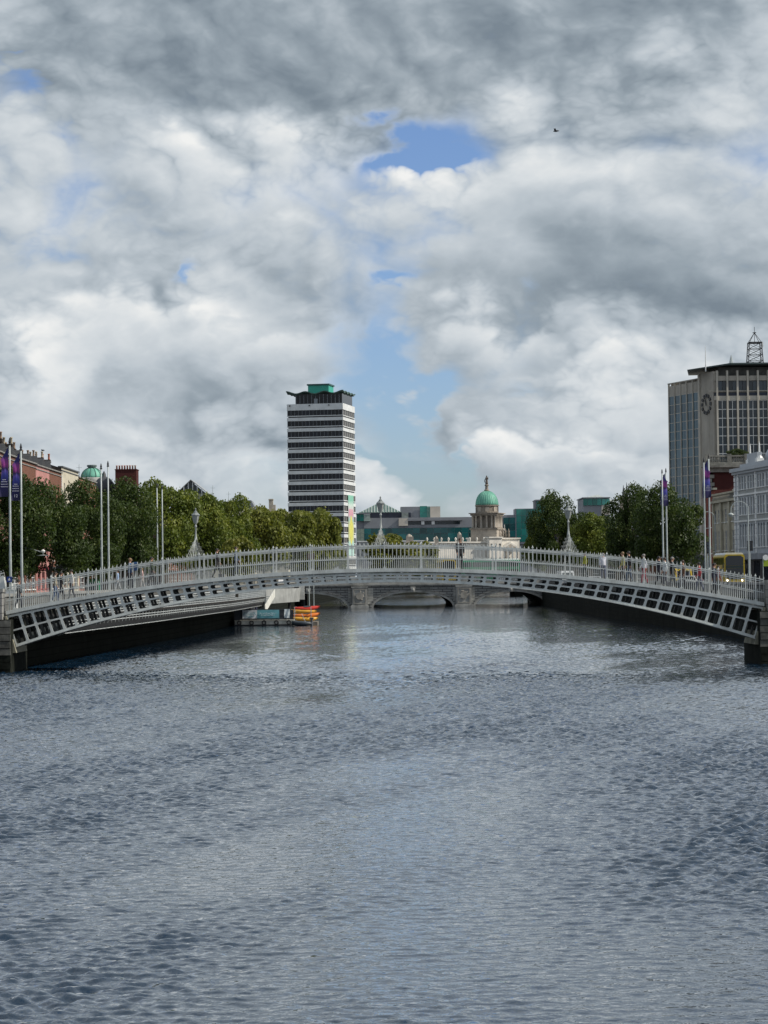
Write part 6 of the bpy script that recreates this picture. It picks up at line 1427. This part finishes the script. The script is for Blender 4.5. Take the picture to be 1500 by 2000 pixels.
# ================================================================== PEOPLE
M_SKIN = mat('skin', (.46, .27, .19), .6, .06, 6); M_SHOE = mat('shoe', (.03, .028, .026), .6)
def cmat(c): return mat('cloth_%d_%d_%d' % tuple(int(v * 255) for v in c), c, .85, .1, 5)
def person(x, y, z, rz, label, top, legs, hair, stride=.18, arm=.1, hgt=1.72, coat=False, lean=0.0):
    s = hgt / 1.74
    V, E, RD = [], [], []
    def v(p, r, par=None):
        V.append(p); RD.append(r if isinstance(r, tuple) else (r, r))
        if par is not None: E.append((par, len(V) - 1))
        return len(V) - 1
    pel = v((0, 0, .94), (.155, .115)); sp = v((0, -lean * .4, 1.14), (.145, .105), pel); chs = v((0, -lean, 1.36), (.165, .115), sp); nk = v((0, -lean * 1.2, 1.50), .055, chs)
    hb_ = v((0, -.015 - lean * 1.4, 1.555), .07, nk); hm = v((0, -.03 - lean * 1.5, 1.64), (.080, .10), hb_); v((0, -.02 - lean * 1.5, 1.72), (.055, .065), hm)
    hands = []
    for sd in (-1, 1):
        sh = v((sd * .185, -lean, 1.42), .066, chs); f = sd * arm
        el_ = v((sd * .235, .02 + f * .5 - lean, 1.14), .05, sh); wr = v((sd * .235, -.06 + f - lean, .92), .035, el_); v((sd * .23, -.075 + f * 1.1 - lean, .85), (.034, .024), wr); hands.append((sd, Vector((sd * .23, -.08 + f * 1.15 - lean, .83))))
        hp = v((sd * .085, 0, .88), .105, pel); g_ = -sd * stride
        kn = v((sd * .095, g_ * .6 - .03, .49), .07, hp); an = v((sd * .1, g_ * 1.15 + .03, .09), .045, kn); v((sd * .11, g_ * 1.15 - .13, .04), (.042, .032), an)
    me = bpy.data.meshes.new('figure'); me.from_pydata([tuple(Vector(p) * s) for p in V], E, [])
    o = bpy.data.objects.new('figure', me); COL.objects.link(o); md = o.modifiers.new('k', 'SKIN'); md.use_smooth_shade = True
    sv = me.skin_vertices[0].data
    for i, r in enumerate(RD): sv[i].radius = (r[0] * s, r[1] * s); sv[i].use_root = (i == 0)
    sb_ = o.modifiers.new('s', 'SUBSURF'); sb_.levels = 1; sb_.render_levels = 1
    dg_ = bpy.context.evaluated_depsgraph_get(); m2 = bpy.data.meshes.new_from_object(o.evaluated_get(dg_)); bpy.data.objects.remove(o)
    b = MB(); b.v = [tuple(q_.co) for q_ in m2.vertices]; b.f = [tuple(p.vertices) for p in m2.polygons]; b.mi = []
    for p in m2.polygons:
        c_ = p.center / s
        if c_.z > 1.49: k = 0
        elif abs(c_.x) > .18 and c_.z < .93: k = 0
        elif c_.z > (.62 if coat else .95) or (abs(c_.x) > .185 and c_.z > .9): k = 1
        elif c_.z > .10: k = 2
        else: k = 3
        b.mi.append(k)
    for sd, h_ in hands:                # five fingers on each hand
        for k, (ox, l_) in enumerate(((-.024, .06), (-.008, .072), (.008, .07), (.024, .055))):
            a = h_ + Vector((0, ox, .0)); b.tube([a * s, (a + Vector((-sd * .006, -.004, -l_ * .6))) * s, (a + Vector((-sd * .02, -.012, -l_))) * s], [.009 * s, .0085 * s, .006 * s], 4, 0)
        a = h_ + Vector((0, -.03, .035)); b.tube([a * s, (a + Vector((-sd * .012, -.028, -.03))) * s, (a + Vector((-sd * .018, -.032, -.06))) * s], [.01 * s, .009 * s, .007 * s], 4, 0)
    hx = Vector((0, -.03 - lean * 1.5, 1.64))
    b.tube([(hx + Vector((0, -.085, .02))) * s, (hx + Vector((0, -.118, -.018))) * s], [.008, .015], 4, 0)           # nose
    for sd in (-1, 1): b.tube([(hx + Vector((sd * .076, .01, .02))) * s, (hx + Vector((sd * .088, .02, -.03))) * s], [.02, .012], 4, 0)   # ears
    me = b.mesh('body', [M_SKIN, cmat(top), cmat(legs), M_SHOE], True)
    t = thing('person', label, 'person', (x, y, z), rz, 'people on the footbridge'); link('body', me, t)
    hr = MB(); hr.lathe([(.088, -.05), (.096, .02), (.088, .066), (.055, .098), (.01, .108)], 10, tuple(hx + Vector((0, .022, .01)))); hr.v = [tuple(Vector(p) * s) for p in hr.v]; hr.build('hair', mat('hair_%d' % int(hair[0] * 500), hair, .6), t, True)
    ey = MB()
    for sd in (-1, 1): ey.lathe([(.0, -.008), (.009, 0), (.0, .008)], 5, tuple((hx + Vector((sd * .033, -.094, .022))) * s))
    ey.box(-.025, .025, (hx.y - .093) * s, (hx.y - .086) * s, (hx.z - .055) * s, (hx.z - .047) * s); ey.build('face_features', mat('eye_dark', (.05, .02, .02), .4), t)
    return t
BRN, BLK, BLD, GRY = (.03, .018, .01), (.012, .011, .011), (.20, .13, .06), (.22, .21, .2)
PEOPLE = [(108, 1.2, 90, 'person in beige jacket and blue jeans walking up from the abutment', (.26, .23, .17), (.07, .11, .20), BRN, {}), (140, 2.2, -80, 'person in white top and dark trousers behind the grey cloth banner', (.5, .5, .5), (.03, .03, .04), BLK, {}),
          (119, 2.9, 100, 'person in black beside the person in beige jacket', (.02, .02, .022), (.02, .02, .03), BLK, {}), (230, 1.4, -95, 'child in light blue shirt on the footbridge', (.25, .36, .55), (.35, .38, .40), BRN, dict(hgt=1.22)), (254, 2.4, 85, 'tall person in dark blue jacket with fair hair beside the child', (.05, .09, .17), (.03, .035, .05), BLD, dict(hgt=1.82)),
          (278, 1.8, -90, 'small child in pale pink top on the footbridge', (.55, .36, .34), (.4, .38, .36), BLD, dict(hgt=1.12)), (296, 2.7, 90, 'person in dark green jacket behind the pink child', (.03, .045, .03), (.02, .02, .025), BLK, {}),
          (424, 1.5, 92, 'person in black near the scrolled lantern', (.015, .015, .018), (.02, .02, .022), BLK, {}), (461, 1.9, 88, 'person in blue grey jacket following near the scrolled lantern', (.10, .13, .20), (.02, .025, .04), BRN, {}),
          (899, 1.1, 20, 'person in long black coat standing at the crown of the footbridge', (.012, .012, .014), (.012, .012, .014), BRN, dict(coat=True, hgt=1.80, stride=.06)),
          (1143, 2.3, -85, 'person in yellow green jacket on the bridge', (.33, .34, .05), (.05, .06, .06), BRN, dict(hgt=1.45)), (1179, 1.2, 180, 'person in white top bending at the bridge rail', (.55, .56, .62), (.08, .09, .14), GRY, dict(lean=.12, hgt=1.5)),
          (1217, 2.0, -90, 'person in yellow top next to the black jacket', (.35, .33, .12), (.05, .05, .05), BLD, {}), (1229, 1.3, -90, 'person in black jacket and jeans walking down towards the bus', (.02, .02, .022), (.06, .09, .15), BLK, dict(hgt=1.78)),
          (1258, 1.0, -80, 'person in white jacket and red trousers walking down the bridge', (.55, .57, .62), (.26, .03, .05), GRY, dict(hgt=1.72)), (1287, 1.7, 95, 'person in navy jacket between white jackets', (.02, .024, .04), (.025, .025, .03), BLK, {}), (1299, 2.6, -90, 'person in pale blue white shirt behind the navy jacket', (.52, .57, .6), (.05, .05, .07), BRN, {}),
          (1313, 1.2, 85, 'person in black with grey hair on the bridge', (.018, .018, .02), (.02, .02, .02), GRY, dict(hgt=1.78)), (1334, 2.2, -90, 'person in brown coat near the yellow van', (.13, .07, .04), (.03, .03, .04), BRN, {}),
          (1366, 1.5, -95, 'person in red and white top near the bus end of the bridge', (.40, .05, .06), (.04, .05, .10), BLK, {}), (1395, 1.1, 90, 'person in dark navy coat by the bus end of the bridge', (.018, .022, .045), (.02, .02, .025), BLK, dict(coat=True, hgt=1.8)), (1403, 2.2, 90, 'person in dark red jacket behind the navy coat', (.14, .03, .03), (.03, .03, .03), BRN, {}),
          (36, 1.6, 95, 'person in dark clothes at the abutment end of the railing', (.03, .03, .032), (.03, .035, .05), BLK, {})]
for i, (px, yy, rz, lab, top, legs, hair, kw) in enumerate(PEOPLE):
    d = BY + yy; x = PX(px, d); kw = dict(kw); kw.setdefault('stride', .12 + .03 * (i % 4)); kw.setdefault('arm', .08 + .03 * (i % 3))
    person(x, d, zt(x) - .03, R(rz), lab, top, legs, hair, **kw)
bp = thing('blue_backpack', 'blue backpack worn by the tall fair haired person', 'backpack', (PX(258, 132.4) + .19, 132.4, zt(PX(258, 132.4)) + 1.05))
b = MB(); b.prism(roundrect(.15, 0, .5, .1), -.12, .12); b.build('pack', mat('pack_blue', (.06, .14, .30), .7), bp); b = MB(); b.box(-.1, .1, -.16, -.12, .05, .25); b.build('pocket', mat('pack_blue_dark', (.03, .07, .17), .7), bp)
# ================================================================== GULLS
def gull(x, y, z, rz, label, flying):
    t = thing('gull', label, 'bird', (x, y, z), rz)
    b = MB(); b.lathe([(.01, -.22), (.05, -.12), (.085, 0), (.075, .12), (.05, .18), (.055, .23), (.03, .28), (.008, .33)], 8); o = b.build('body', mat('gull_body', (.10, .10, .11), .7), t, True); o.rotation_euler = (R(90 if flying else 65), 0, 0)
    for s in (-1, 1):
        b = MB(); sp_ = .62 if flying else .1; b.add([(s * .05, -.08, .03), (s * sp_ * .5, -.1, .16), (s * sp_, .02, .1), (s * sp_ * .5, .06, .14), (s * .05, .1, .03), (s * .05, 0, 0), (s * sp_ * .5, -.02, .13)], [(0, 1, 6, 5), (1, 2, 6), (2, 3, 6), (3, 4, 5, 6), (0, 5, 4, 3, 2, 1)]); b.build('wing', mat('gull_wing', (.07, .07, .08), .7), t)
    if not flying:
        for s in (-1, 1): b = MB(); b.tube([(s * .03, 0, -.05), (s * .03, 0, -.2)], .01, 4); b.build('leg', M_POTR, t)
    return t
p = P(1085, 256, 190); gull(p.x, p.y, p.z, R(70), 'dark gull flying high below the grey cloud', True)
p = P(83, 880, 300); gull(p.x, p.y, p.z, R(75), 'gull above the chimney pots of the pink house', True)
